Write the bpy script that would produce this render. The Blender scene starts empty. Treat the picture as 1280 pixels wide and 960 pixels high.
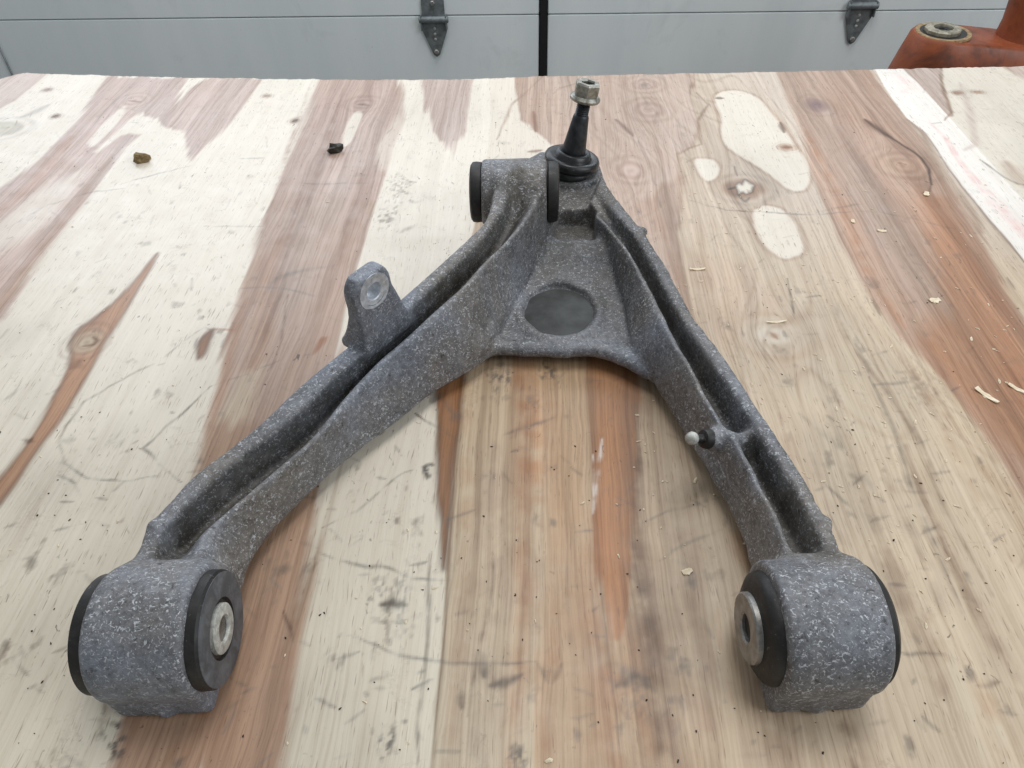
import bpy, math, random
import numpy as np
from mathutils import Matrix, Vector

# ------------------------------------------------------------------ camera
S = bpy.context.scene
FPX, CAM_H = 888.0, 0.385                 # focal length in photo pixels (1280 wide), lens height above bench
PITCH, YAW, ROLL = [math.radians(a) for a in (45.5, 2.8, 1.6)]
_f = np.array([-math.sin(YAW)*math.cos(PITCH), math.cos(YAW)*math.cos(PITCH), -math.sin(PITCH)])
_r = np.array([math.cos(YAW), math.sin(YAW), 0.0]); _u = np.cross(_r, _f)
RV = _r*math.cos(ROLL) - _u*math.sin(ROLL); UV = _r*math.sin(ROLL) + _u*math.cos(ROLL); FV = _f
CP = np.array([0, 0, CAM_H])
cd = bpy.data.cameras.new("camera"); cam = bpy.data.objects.new("camera", cd); S.collection.objects.link(cam)
cd.sensor_width = 36; cd.lens = 36*FPX/1280; cd.clip_start = 0.01; cd.clip_end = 50
M = Matrix([[RV[0], UV[0], -FV[0], CP[0]], [RV[1], UV[1], -FV[1], CP[1]], [RV[2], UV[2], -FV[2], CP[2]], [0, 0, 0, 1]])
cam.matrix_world = M
S.camera = cam

# ------------------------------------------------------------------ light (garage daylight + ceiling lamps + added back lamp for sheen)
W = bpy.data.worlds.new("World"); S.world = W; W.use_nodes = True
W.node_tree.nodes["Background"].inputs[0].default_value = (0.92, 0.97, 1.0, 1)
W.node_tree.nodes["Background"].inputs[1].default_value = 0.31
def area(name, loc, target, size, size_y, power, col):
    l = bpy.data.lights.new(name, 'AREA'); l.shape = 'RECTANGLE'; l.size = size; l.size_y = size_y
    l.energy = power; l.color = col
    o = bpy.data.objects.new(name, l); S.collection.objects.link(o); o.location = loc
    o.rotation_euler = (Vector(target)-Vector(loc)).to_track_quat('-Z', 'Y').to_euler()
    return o
area("ceiling_lamp", (0.25, 1.00, 2.1), (0.1, 1.15, 0), 1.3, 0.8, 24, (1.0, 0.985, 0.96))
area("daylight_right", (1.7, -0.15, 1.35), (0.1, 0.42, 0.0), 1.3, 1.0, 22, (0.90, 0.95, 1.0))
area("sheen_lamp_back", (-0.25, 1.74, 0.66), (-0.15, 0.75, 0.05), 2.6, 0.6, 21, (0.84, 0.90, 1.0))  # unseen lamp added in front of the door to give the plywood its sheen
S.view_settings.view_transform = 'Standard'; S.view_settings.look = 'None'
S.view_settings.exposure = -0.10; S.view_settings.gamma = 1.0; S.view_settings.use_curve_mapping = False
S.render.engine = 'CYCLES'

# ------------------------------------------------------------------ helpers
COL = S.collection.objects
def unz(x, y, z=0.0):                       # photo pixel -> point at height z
    d = RV*(x-640)/FPX - UV*(y-480)/FPX + FV
    return CP + d*((z-CAM_H)/d[2])
def uny(x, y, Y):                           # photo pixel -> point on the upright plane y = Y
    d = RV*(x-640)/FPX - UV*(y-480)/FPX + FV
    return CP + d*(Y/d[1])
def link(name, me, mat, parent=None, smooth=True):
    o = bpy.data.objects.new(name, me); COL.link(o)
    if mat: me.materials.append(mat)
    if parent: o.parent = parent
    if smooth: me.polygons.foreach_set("use_smooth", [True]*len(me.polygons))
    return o
def thing(name, label, cat, loc=(0, 0, 0), group=None):
    o = bpy.data.objects.new(name, None); COL.link(o); o.location = loc; o.empty_display_size = 0.02
    return tag(o, label, cat, group)
def tag(o, label=None, cat=None, group=None, kind=None):
    for k, v in (("label", label), ("category", cat), ("group", group), ("kind", kind)):
        if v: o[k] = v
    return o
def mesh(name, v, f):
    me = bpy.data.meshes.new(name); me.from_pydata([tuple(map(float, p)) for p in v], [], [tuple(map(int, q)) for q in f]); me.update()
    return me
def basis(axis):
    a = np.array(axis, float); a /= np.linalg.norm(a)
    h = np.array([0, 0, 1.0]) if abs(a[2]) < 0.9 else np.array([1.0, 0, 0])
    u = np.cross(h, a); u /= np.linalg.norm(u); return a, u, np.cross(a, u)
def lathe(name, origin, axis, prof, n=64, close=False):
    """profile list of (distance along axis, radius)"""
    a, u, w = basis(axis); o = np.array(origin, float); v = []; f = []
    for s, r in prof:
        for k in range(n):
            t = 2*math.pi*k/n; v.append(o + a*s + (u*math.cos(t)+w*math.sin(t))*r)
    m = len(prof)
    for i in range(m-1 if not close else m):
        j = (i+1) % m
        for k in range(n):
            l = (k+1) % n; f.append((i*n+k, i*n+l, j*n+l, j*n+k))
    if not close:
        f.append(tuple(range(n-1, -1, -1))); f.append(tuple((m-1)*n+k for k in range(n)))
    return mesh(name, v, f)
def sharp(o, deg=35):
    o.data.set_sharp_from_angle(angle=math.radians(deg)) if hasattr(o.data, "set_sharp_from_angle") else None
    return o
def box(name, lo, hi, bev=0.0):
    import bmesh
    bm = bmesh.new(); bmesh.ops.create_cube(bm, size=1)
    for v in bm.verts: v.co = Vector([lo[i] + (v.co[i]+.5)*(hi[i]-lo[i]) for i in range(3)])
    if bev: bmesh.ops.bevel(bm, geom=list(bm.edges), offset=bev, segments=2, affect='EDGES')
    me = bpy.data.meshes.new(name); bm.to_mesh(me); bm.free(); return me
def prism(name, pts, lift, bev=0.0):
    """closed outline pts (3D, planar) extruded by vector lift"""
    import bmesh
    n = len(pts); lift = np.array(lift, float)
    v = [np.array(p, float) for p in pts] + [np.array(p, float)+lift for p in pts]
    f = [tuple(range(n-1, -1, -1)), tuple(range(n, 2*n))] + [(i, (i+1) % n, n+(i+1) % n, n+i) for i in range(n)]
    me = mesh(name, v, f)
    bm = bmesh.new(); bm.from_mesh(me); bmesh.ops.recalc_face_normals(bm, faces=bm.faces)
    if bev: bmesh.ops.bevel(bm, geom=list(bm.edges), offset=bev, segments=2, affect='EDGES')
    bm.to_mesh(me); bm.free(); return me

# value noise in numpy
def _hash(ix, iy, seed):
    h = (ix.astype(np.int64)*374761393 + iy.astype(np.int64)*668265263 + seed*1442695041) & 0xFFFFFFFF
    h = ((h ^ (h >> 13))*1274126177) & 0xFFFFFFFF
    return ((h ^ (h >> 16)) & 0xFFFF)/65535.0
def vnoise(x, y, seed=0):
    ix = np.floor(x); iy = np.floor(y); fx = x-ix; fy = y-iy
    fx = fx*fx*(3-2*fx); fy = fy*fy*(3-2*fy)
    a = _hash(ix, iy, seed); b = _hash(ix+1, iy, seed); c = _hash(ix, iy+1, seed); d = _hash(ix+1, iy+1, seed)
    return (a*(1-fx)+b*fx)*(1-fy) + (c*(1-fx)+d*fx)*fy
def fbm(x, y, seed=0, o=4):
    s = 0; a = 0.5; t = 0
    for k in range(o):
        s = s + a*vnoise(x*2**k, y*2**k, seed+k*17); t += a; a *= 0.5
    return s/t - 0.5
def srgb(r, g, b):
    return tuple(((c/255)/12.92 if c/255 <= 0.04045 else ((c/255+0.055)/1.055)**2.4) for c in (r, g, b))

# ------------------------------------------------------------------ material kit
class Mat:
    def __init__(s, name):
        s.m = bpy.data.materials.new(name); s.m.use_nodes = True
        s.t = s.m.node_tree; s.b = s.t.nodes["Principled BSDF"]; s.tc = s.n("ShaderNodeTexCoord")
    def n(s, kind, **kw):
        x = s.t.nodes.new(kind)
        for k, v in kw.items(): setattr(x, k, v)
        return x
    def l(s, a, b): s.t.links.new(a, b)
    def noise(s, scale, detail=4, rough=0.55, dist=0.0, stretch=None, src=None):
        n = s.n("ShaderNodeTexNoise"); n.inputs["Scale"].default_value = scale
        n.inputs["Detail"].default_value = detail; n.inputs["Roughness"].default_value = rough
        n.inputs["Distortion"].default_value = dist
        co = src or s.tc.outputs["Object"]
        if stretch:
            mp = s.n("ShaderNodeMapping"); mp.inputs["Scale"].default_value = stretch; s.l(co, mp.inputs[0]); co = mp.outputs[0]
        s.l(co, n.inputs["Vector"]); return n.outputs["Fac"]
    def ramp(s, fac, stops):
        r = s.n("ShaderNodeValToRGB"); e = r.color_ramp.elements
        while len(e) > 1: e.remove(e[-1])
        for i, (p, c) in enumerate(stops):
            el = e[0] if i == 0 else e.new(p)
            el.position = p; el.color = (*c, 1) if not isinstance(c, (int, float)) else (c, c, c, 1)
        s.l(fac, r.inputs[0]); return r.outputs[0]
    def mix(s, fac, a, b, blend='MIX'):
        m = s.n("ShaderNodeMix", data_type='RGBA', blend_type=blend)
        for inp, v in ((m.inputs[0], fac), (m.inputs[6], a), (m.inputs[7], b)):
            if hasattr(v, "is_output"): s.l(v, inp)
            elif isinstance(v, (int, float)): inp.default_value = v
            else: inp.default_value = (*v, 1)
        return m.outputs[2]
    def math(s, op, a, b=0.0):
        m = s.n("ShaderNodeMath", operation=op)
        for i, v in enumerate((a, b)):
            if hasattr(v, "is_output"): s.l(v, m.inputs[i])
            else: m.inputs[i].default_value = v
        return m.outputs[0]
    def bump(s, h, strength=0.3, dist=0.001, prev=None):
        b = s.n("ShaderNodeBump"); b.inputs["Strength"].default_value = strength; b.inputs["Distance"].default_value = dist
        s.l(h, b.inputs["Height"])
        if prev: s.l(prev, b.inputs["Normal"])
        return b.outputs[0]
    def out(s, col=None, rough=None, metal=None, normal=None, spec=None):
        for key, v in (("Base Color", col), ("Roughness", rough), ("Metallic", metal), ("Normal", normal), ("Specular IOR Level", spec)):
            if v is None: continue
            i = s.b.inputs[key]
            if hasattr(v, "is_output"): s.l(v, i)
            elif isinstance(v, (int, float)): i.default_value = v
            else: i.default_value = (*v, 1)
        return s.m

def mat_wood():
    k = Mat("plywood_veneer")
    a = k.n("ShaderNodeAttribute", attribute_name="veneer"); g = k.n("ShaderNodeAttribute", attribute_name="grain")
    co = g.outputs["Vector"]
    f1 = k.noise(1.0, 5, 0.6, 0.0, (520, 9, 1), co)      # fine fibre
    f2 = k.noise(1.0, 4, 0.6, 0.0, (140, 3.2, 1), co)    # broader streaks
    al = a.outputs["Alpha"]
    c = k.mix(k.math('MULTIPLY', al, 0.75), a.outputs["Color"], k.ramp(f1, [(0.3, (0.62, 0.57, 0.52)), (0.55, (1, 1, 1)), (0.8, (1.05, 1.04, 1.03))]), 'MULTIPLY')
    c = k.mix(k.math('MULTIPLY', al, 0.6), c, k.ramp(f2, [(0.3, (0.72, 0.66, 0.60)), (0.52, (1, 1, 1)), (0.75, (1.06, 1.05, 1.04))]), 'MULTIPLY')
    pores = k.noise(1.0, 2, 0.5, 0, (900, 60, 1), co)
    c = k.mix(k.ramp(pores, [(0.63, 0.0), (0.71, 0.5)]), c, srgb(112, 84, 62))
    # rubbed-in dirt: soft blotches and sharp flecks
    blot = k.ramp(k.noise(26, 8, 0.75, 1.4), [(0.56, 0.0), (0.74, 0.6)])
    blot = k.math('MULTIPLY', blot, k.ramp(k.noise(330, 4, 0.7, 0.6), [(0.42, 0.0), (0.62, 1.0)]))
    c = k.mix(blot, c, srgb(128, 112, 96))
    fleck = k.ramp(k.noise(240, 3, 0.6, 0.8, (1, 0.5, 1)), [(0.66, 0.0), (0.72, 0.85)])
    fm = k.ramp(k.noise(9, 3, 0.6, 0.5), [(0.45, 0.0), (0.62, 1.0)])
    c = k.mix(k.math('MULTIPLY', fleck, fm), c, srgb(70, 60, 52))
    rough = k.ramp(k.noise(40, 4, 0.6), [(0.3, 0.34), (0.7, 0.50)])
    nb = k.bump(f1, 0.22, 0.0006); nb = k.bump(k.noise(60, 5, 0.6), 0.15, 0.0008, nb)
    return k.out(c, rough, 0.0, nb, 0.5)
def mat_ply_edge():
    k = Mat("plywood_edge")
    layers = k.ramp(k.noise(1, 2, 0.5, 0, (6, 6, 330)), [(0.35, srgb(150, 112, 80)), (0.65, srgb(215, 195, 160))])
    return k.out(layers, 0.75, 0, k.bump(k.noise(300, 4), 0.5, 0.001))
def mat_cast():
    k = Mat("oxidised_cast_aluminium")
    big = k.noise(14, 5, 0.6, 0.6); mid = k.noise(70, 5, 0.65, 0.4)
    c = k.mix(k.ramp(k.noise(7, 4, 0.6, 0.4), [(0.40, 0.0), (0.60, 1.0)]), srgb(121, 117, 113), srgb(124, 129, 139))
    c = k.mix(0.75, c, k.ramp(big, [(0.32, (0.70, 0.70, 0.70)), (0.68, (1.12, 1.12, 1.12))]), 'MULTIPLY')
    c = k.mix(0.7, c, k.ramp(mid, [(0.3, (0.55, 0.54, 0.53)), (0.7, (1.22, 1.22, 1.22))]), 'MULTIPLY')
    c = k.mix(0.65, c, k.ramp(k.noise(300, 4, 0.7, 0.3), [(0.32, (0.50, 0.50, 0.50)), (0.5, (1, 1, 1)), (0.68, (1.5, 1.5, 1.5))]), 'MULTIPLY')
    gr = k.n("ShaderNodeAttribute", attribute_name="grime").outputs["Fac"]
    gm = k.math('MULTIPLY', gr, k.ramp(k.noise(45, 5, 0.65, 0.6), [(0.3, 0.35), (0.6, 1.0)]))
    c = k.mix(gm, c, srgb(60, 56, 47))
    # pale corrosion flecks, short and worm-like
    w = k.noise(520, 3, 0.6, 1.2); w2 = k.noise(330, 3, 0.6, 0.9, (1.0, 1.7, 1.3))
    fl = k.ramp(w, [(0.585, 0.0), (0.65, 1.0)])
    f2 = k.ramp(w2, [(0.61, 0.0), (0.67, 1.0)])
    patch = k.ramp(k.noise(22, 4, 0.6, 0.5), [(0.34, 0.45), (0.58, 1.0)])
    fall = k.math('MULTIPLY', k.math('MAXIMUM', fl, f2), patch)
    fall = k.math('MULTIPLY', fall, k.math('SUBTRACT', 1.0, k.math('MULTIPLY', gr, 0.55)))
    c = k.mix(fall, c, srgb(190, 193, 198))
    dk = k.ramp(k.noise(260, 3, 0.6, 0.5), [(0.28, 1.0), (0.37, 0.0)])
    c = k.mix(k.math('MULTIPLY', dk, 0.7), c, srgb(40, 38, 38))
    nb = k.bump(mid, 0.35, 0.0012); nb = k.bump(k.noise(420, 4, 0.6), 0.55, 0.0006, nb); nb = k.bump(fall, 0.3, 0.0004, nb)
    return k.out(c, k.ramp(mid, [(0.3, 0.50), (0.7, 0.68)]), 0.25, nb, 0.5)
def mat_rubber(name, base, rough=0.5):
    k = Mat(name)
    d = k.ramp(k.noise(90, 5, 0.65, 0.5), [(0.45, base), (0.75, tuple(min(1, c*2.4+0.008) for c in base))])
    d = k.mix(k.ramp(k.noise(500, 2, 0.5, 1), [(0.68, 0.0), (0.74, 0.5)]), d, srgb(120, 112, 104))
    return k.out(d, k.ramp(k.noise(60, 3), [(0.3, rough-0.1), (0.7, rough+0.12)]), 0, k.bump(k.noise(200, 3), 0.25, 0.0006))
def mat_steel(name, a, b, rough=0.4, metal=0.85, sc=120):
    k = Mat(name)
    n = k.noise(sc, 5, 0.65, 0.5)
    return k.out(k.ramp(n, [(0.35, a), (0.65, b)]), k.ramp(n, [(0.3, rough), (0.7, rough+0.2)]), metal, k.bump(k.noise(sc*3, 3), 0.2, 0.0004))
def mat_door():
    k = Mat("painted_door_steel")
    c = k.ramp(k.noise(1, 5, 0.6, 0.3, (9, 9, 1.2)), [(0.3, srgb(220, 228, 229)), (0.7, srgb(230, 236, 236))])
    c = k.mix(k.ramp(k.noise(6, 5, 0.65, 1.0), [(0.58, 0.0), (0.8, 0.25)]), c, srgb(150, 156, 160))
    c = k.mix(k.ramp(k.noise(160, 2), [(0.74, 0.0), (0.78, 0.5)]), c, srgb(110, 112, 112))
    return k.out(c, 0.5, 0, k.bump(k.noise(1, 4, 0.6, 0, (500, 500, 40)), 0.25, 0.001))
def mat_orange():
    k = Mat("grimy_orange_paint")
    c = k.ramp(k.noise(16, 6, 0.65, 0.6), [(0.32, srgb(74, 40, 26)), (0.50, srgb(132, 66, 36)), (0.72, srgb(154, 82, 46))])
    c = k.mix(k.ramp(k.noise(40, 5, 0.7), [(0.56, 0.0), (0.78, 0.6)]), c, srgb(84, 46, 28))
    return k.out(c, k.ramp(k.noise(30, 4), [(0.3, 0.38), (0.7, 0.6)]), 0, k.bump(k.noise(120, 4), 0.2, 0.001))
def mat_plain(name, a, b, rough=0.7, sc=60, metal=0.0):
    k = Mat(name); return k.out(k.ramp(k.noise(sc, 4, 0.6), [(0.35, a), (0.65, b)]), rough, metal, k.bump(k.noise(sc*4, 3), 0.2, 0.0006))

M_WOOD, M_EDGE, M_CAST = mat_wood(), mat_ply_edge(), mat_cast()
M_RUB = mat_rubber("bushing_rubber", srgb(23, 22, 21), 0.55); M_RUBG = mat_rubber("grey_bushing_rubber", srgb(66, 69, 74), 0.5)
M_BOOT = mat_rubber("boot_rubber", srgb(26, 27, 29), 0.36)
M_SLEEVE = mat_steel("sleeve_steel", srgb(125, 123, 120), srgb(176, 174, 170), 0.36)
M_PALE = mat_steel("zinc_oxide_sleeve", srgb(150, 150, 145), srgb(205, 205, 198), 0.55, 0.3, 260)
M_STUD = mat_steel("black_stud_steel", srgb(44, 46, 49), srgb(70, 73, 77), 0.34, 0.6)
M_NUT = mat_steel("plated_nut_steel", srgb(122, 120, 112), srgb(178, 176, 168), 0.36, 0.8, 200)
M_RING = mat_steel("machined_aluminium", srgb(176, 182, 190), srgb(216, 221, 228), 0.38, 0.45, 300)
M_DARK = mat_plain("dark_grease", srgb(16, 15, 14), srgb(38, 34, 30), 0.45)
M_DOOR, M_ORANGE = mat_door(), mat_orange()
M_HINGE = mat_steel("galvanised_hinge", srgb(96, 102, 104), srgb(132, 139, 140), 0.42, 0.35, 60)
M_BLACK = mat_plain("black_seal", srgb(5, 5, 6), srgb(12, 12, 13), 0.7)
M_FLOOR = mat_plain("concrete", srgb(118, 116, 112), srgb(142, 140, 136), 0.8, 12)
M_TIMBER = mat_plain("bench_timber", srgb(150, 118, 82), srgb(190, 160, 118), 0.75, 20)
M_CHIP = mat_plain("pale_wood_chip", srgb(214, 196, 164), srgb(238, 226, 202), 0.8, 300)
M_LEAF = mat_plain("dry_leaf", srgb(26, 24, 18), srgb(48, 44, 30), 0.5, 200)
M_MUD = mat_plain("dried_mud", srgb(104, 86, 58), srgb(142, 122, 86), 0.9, 400)
M_BIT = mat_plain("black_grit", srgb(22, 20, 18), srgb(48, 42, 36), 0.8, 300)

# ------------------------------------------------------------------ setting: floor
fl = link("floor", box("floor", (-3, -1.2, -0.95), (3, 1.86, -0.90)), M_FLOOR, smooth=False); tag(fl, kind="structure")
#@WOOD
# ------------------------------------------------------------------ workbench with the plywood sheet
bench = thing("workbench", "plywood topped workbench with cream and brown streaked veneer", "workbench", (0, 0.35, -0.90))
def rel(o, root):                                  # meshes are modelled in world space; keep them there under their root
    o.parent = root; o.matrix_parent_inverse = Matrix.Translation(-Vector(root.location)); return o
NX = 1400
xs = np.linspace(-0.82, 0.82, NX)
ys1 = np.linspace(-0.28, 0.08, 14)[:-1]
yy = [0.08]; 
while yy[-1] < 0.945: yy.append(yy[-1] + 0.00095 + 0.0011*(yy[-1]-0.08)/0.87)
yy = np.array(yy); vv = np.concatenate([ys1, yy/yy[-1]*0.95]); NY = len(vv)
ex = [-0.82, -0.735, -0.71, -0.60, -0.4775, -0.33, -0.183, -0.09, 0.007, 0.25, 0.42, 0.635, 0.82]
ey = [0.915, 0.952, 0.972, 0.962, 0.952, 0.945, 0.9395, 0.9405, 0.948, 0.954, 0.960, 0.967, 0.972]
edge = np.interp(xs, ex, ey) + (vnoise(xs*220, xs*0, 5)-0.5)*0.0022 + (vnoise(xs*60, xs*0, 6)-0.5)*0.002
X, V = np.meshgrid(xs, vv); Y = np.where(V > 0.08, 0.08 + (V-0.08)*(edge[None, :]-0.08)/(0.95-0.08), V)
P2 = np.stack([X.ravel(), Y.ravel()], 1); px, py = P2[:, 0], P2[:, 1]
# --- veneer colours (the wood's own sapwood / heartwood figure), laid out on the sheet
wx = px + 0.007*fbm(px*26, py*9, 3) + 0.0022*fbm(px*190, py*30, 9); wy = py + 0.012*fbm(px*22, py*16, 4)
streak = fbm(px*150, py*3.5, 21, 4); streak2 = fbm(px*45, py*2.0, 33, 4)
CRE, CREG, TAN = np.array(srgb(226, 217, 202)), np.array(srgb(201, 191, 168)), np.array(srgb(181, 151, 117))
PINK, HEART, ORA = np.array(srgb(188, 164, 153)), np.array(srgb(165, 132, 107)), np.array(srgb(165, 109, 64))
DKB, GREY, WHITE, PKM = np.array(srgb(104, 72, 50)), np.array(srgb(122, 112, 104)), np.array(srgb(240, 234, 226)), np.array(srgb(226, 166, 164))
col = np.tile(CRE, (len(px), 1)); KNOTS = []
def W2(pts): return np.array([unz(a, b)[:2] for a, b in pts])
def blend(mask, c):
    global col
    m = np.clip(mask, 0, 1)[:, None]; col = col*(1-m) + np.asarray(c)*m
def blend_i(idx, m, c):
    m = np.clip(m, 0, 1)[:, None]; col[idx] = col[idx]*(1-m) + np.asarray(c)*m
def near(Q, pad): 
    lo, hi = Q.min(0)-pad, Q.max(0)+pad
    return np.nonzero((px > lo[0]) & (px < hi[0]) & (py > lo[1]) & (py < hi[1]))[0]
def segd(x, y, Q, closed):
    d = np.full(x.shape, 1e9); n = len(Q); arc = np.zeros(x.shape); run = 0.0
    for i in range(n if closed else n-1):
        a, b = Q[i], Q[(i+1) % n]; e = b-a
        t = np.clip(((x-a[0])*e[0]+(y-a[1])*e[1])/(e@e+1e-12), 0, 1)
        dd = (x-a[0]-t*e[0])**2 + (y-a[1]-t*e[1])**2; b_ = dd < d; L_ = math.sqrt(e@e)
        arc = np.where(b_, run+t*L_, arc); d = np.where(b_, dd, d); run += L_
    return np.sqrt(d), arc/max(run, 1e-9)
def curve(Q, k=5):
    n = len(Q); out = []
    for i in range(n):
        p0, p1, p2, p3 = Q[i-1], Q[i], Q[(i+1) % n], Q[(i+2) % n]
        for u in np.arange(k)/k: out.append(0.5*((2*p1)+(-p0+p2)*u+(2*p0-5*p1+4*p2-p3)*u*u+(-p0+3*p1-3*p2+p3)*u**3))
    return np.array(out)
def poly_sd(x, y, Q):
    ins = np.zeros(x.shape, bool); n = len(Q)
    for i in range(n):
        a, b = Q[i], Q[(i+1) % n]
        c = ((a[1] > y) != (b[1] > y)) & (x < (b[0]-a[0])*(y-a[1])/(b[1]-a[1]+1e-12)+a[0]); ins ^= c
    d = segd(x, y, Q, True)[0]; return np.where(ins, d, -d)          # positive inside
def patch(pts, c, alpha=1.0, soft=0.004, rag=0.010, outline=None):
    Q = W2(pts)
    if 0 < rag <= 0.006: Q = curve(Q)
    i = near(Q, 0.03)
    sd = poly_sd(wx[i], wy[i], Q) + rag*streak[i]
    blend_i(i, alpha*np.clip(0.5+sd/soft, 0, 1), c)
    if outline is not None: blend_i(i, 0.55*np.exp(-(sd/0.0022)**2), outline)
def stroke(pts, w, c, alpha=1.0, brk=0.0, warp=True, seed=1):
    Q = W2(pts); i = near(Q, 0.02+w)
    d, ar = segd(wx[i] if warp else px[i], wy[i] if warp else py[i], Q, False)
    w = max(w, 0.0011)
    we = w*(0.3+0.75*np.sqrt(np.clip(np.sin(np.pi*np.clip(ar, 0.02, 0.98)), 0, 1)))*(1+0.5*fbm(px[i]*110, py[i]*60, 71))
    m = alpha*np.exp(-(d/we)**2)
    if brk: m = m*np.clip(0.5+brk*4*fbm(px[i]*90, py[i]*90, 70+seed), 0, 1)
    blend_i(i, m, c)
def knot(x, y, r, ry, c1, c2, alpha=0.9, core=None, rings=3):
    q = unz(x, y)[:2]; i = near(np.array([q]), max(r, ry)*3.2)
    d = np.sqrt(((wx[i]-q[0])/r)**2 + ((wy[i]-q[1])/ry)**2) + 0.25*fbm(px[i]*70, py[i]*50, 41)
    blend_i(i, alpha*np.clip(1.5-d, 0, 1), c1)
    blend_i(i, 0.42*alpha*np.clip(2.4-d, 0, 1)*(0.5+0.5*np.cos(d*rings*3.6)), c2)
    if core is not None: blend_i(i, np.clip((0.5-d)*6, 0, 1), core)
    KNOTS.append((q, r, ry))
# tan veneer right of the splice that runs under the arm
patch([(541, 990), (548, 860), (556, 720), (566, 600), (572, 500), (590, 300), (604, 215), (612, 170), (617, 80), (1400, 60), (1900, 990)], TAN*0.97, 0.85, 0.001, 0.0)
blend(np.clip((wx-0.02)/0.3, 0, 1)*np.clip((wy-0.40)/0.25, 0, 1)*0.85, CRE*0.68+PINK*0.32)
blend(np.clip((wx-0.06-0.02*streak2)/0.10, 0, 1)*np.clip((0.62-wy)/0.2, 0, 1)*0.75, np.array(srgb(213, 196, 171)))
blend(np.clip((0.42-wy)/0.3, 0, 1)*(px < 0.0)*0.6, CREG)
# left streak bands
patch([(132, 96), (100, 145), (50, 200), (-40, 262), (-40, 425), (0, 395), (20, 365), (60, 305), (120, 235), (155, 185), (178, 168), (150, 170), (120, 190), (165, 150), (180, 140), (225, 165), (237, 200), (275, 165), (290, 150), (328, 99), (262, 97), (240, 110), (222, 135), (236, 97)], PINK, 0.92, 0.006, 0.018)
patch([(160, 130), (150, 150), (118, 182), (110, 178), (135, 150)], CRE, 0.9, 0.004, 0.006)
patch([(-40, 300), (60, 232), (110, 205), (60, 275), (-40, 345)], CRE, 0.65, 0.012, 0.03)
stroke([(90, 170), (40, 230), (-20, 280)], 0.010, ORA, 0.35); stroke([(140, 195), (85, 270), (20, 355), (-20, 400)], 0.008, HEART, 0.6)
patch([(-40, 90), (30, 88), (62, 92), (20, 125), (-40, 160)], PINK, 0.75, 0.004, 0.008)
patch([(402, 97), (385, 140), (362, 195), (343, 245), (322, 310), (303, 370), (278, 450), (262, 530), (250, 600), (215, 700), (160, 860), (130, 990), (340, 990), (352, 900), (365, 800), (382, 700), (400, 605), (425, 470), (447, 330), (470, 250), (490, 185), (507, 150), (500, 97)], PINK*0.4+HEART*0.6, 0.9, 0.006, 0.022)
patch([(402, 97), (385, 140), (362, 195), (352, 235), (440, 250), (470, 240), (500, 150), (500, 97)], PINK, 0.6, 0.02, 0.02)
patch([(445, 140), (434, 155), (428, 180), (436, 182), (450, 160), (455, 142)], CRE, 0.85, 0.003, 0.004)
patch([(505, 97), (503, 140), (470, 185), (480, 210), (500, 180), (530, 150), (530, 97)], CRE, 0.5, 0.01, 0.02)
patch([(330, 330), (352, 300), (345, 400), (310, 520), (290, 540), (312, 430)], ORA, 0.35, 0.012, 0.02)
patch([(300, 380), (312, 372), (285, 470), (262, 540), (258, 520), (280, 440)], ORA, 0.4, 0.006, 0.01)
patch([(240, 600), (262, 545), (300, 470), (330, 455), (300, 560)], CREG, 0.55, 0.01, 0.02)
patch([(262, 530), (250, 600), (215, 700), (160, 860), (130, 990), (340, 990), (352, 900), (365, 800), (382, 700), (400, 605), (415, 530)], HEART*0.85+ORA*0.12, 0.75, 0.012, 0.03)
stroke([(360, 370), (350, 430), (322, 500)], 0.0009, DKB, 0.8, 0.4); stroke([(478, 190), (462, 240), (448, 300)], 0.0009, DKB, 0.5, 0.4)
for a in ([(385, 110), (360, 190), (330, 290)], [(430, 110), (405, 190), (385, 260)], [(455, 200), (440, 260), (425, 330)], [(375, 240), (355, 330), (325, 440)], [(395, 640), (372, 760), (350, 940)], [(330, 740), (270, 850), (225, 960)], [(300, 780), (250, 900), (200, 965)]):
    stroke(a, 0.0035, ORA*0.55+DKB*0.45, 0.42, 0.5)
patch([(525, 97), (594, 97), (588, 140), (585, 165), (572, 178), (565, 203), (556, 178), (540, 165), (530, 140)], PINK, 0.85, 0.005, 0.014)
# spindle shaped heartwood left, tear drop, middle spindle
patch([(196, 318), (150, 372), (96, 418), (82, 465), (36, 548), (-30, 640), (-30, 662), (5, 622), (48, 555), (100, 482), (132, 428), (160, 384)], HEART*0.7+ORA*0.3, 0.95, 0.003, 0.004, DKB)
knot(110, 427, 0.011, 0.014, CREG*0.85, DKB, 0.7); stroke([(105, 432), (118, 430), (124, 424), (118, 420)], 0.0022, DKB, 0.8); stroke([(96, 455), (88, 462)], 0.006, DKB, 0.5)
stroke([(34, 552), (30, 556)], 0.004, DKB*0.6, 0.8)
patch([(266, 412), (250, 428), (247, 450), (256, 444), (262, 428)], ORA*0.8, 0.9, 0.002, 0.002, DKB); stroke([(262, 412), (295, 413)], 0.0012, ORA, 0.6)
patch([(400, 422), (410, 420), (405, 430), (392, 440)], ORA*0.8, 0.8, 0.003, 0.003)
patch([(547, 440), (582, 440), (576, 520), (570, 560), (562, 620), (554, 708), (552, 640), (550, 560)], ORA*0.75+DKB*0.2, 0.95, 0.002, 0.003, DKB)
stroke([(581, 450), (575, 520), (568, 590), (560, 700), (545, 960)], 0.0010, DKB, 0.75)
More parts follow.
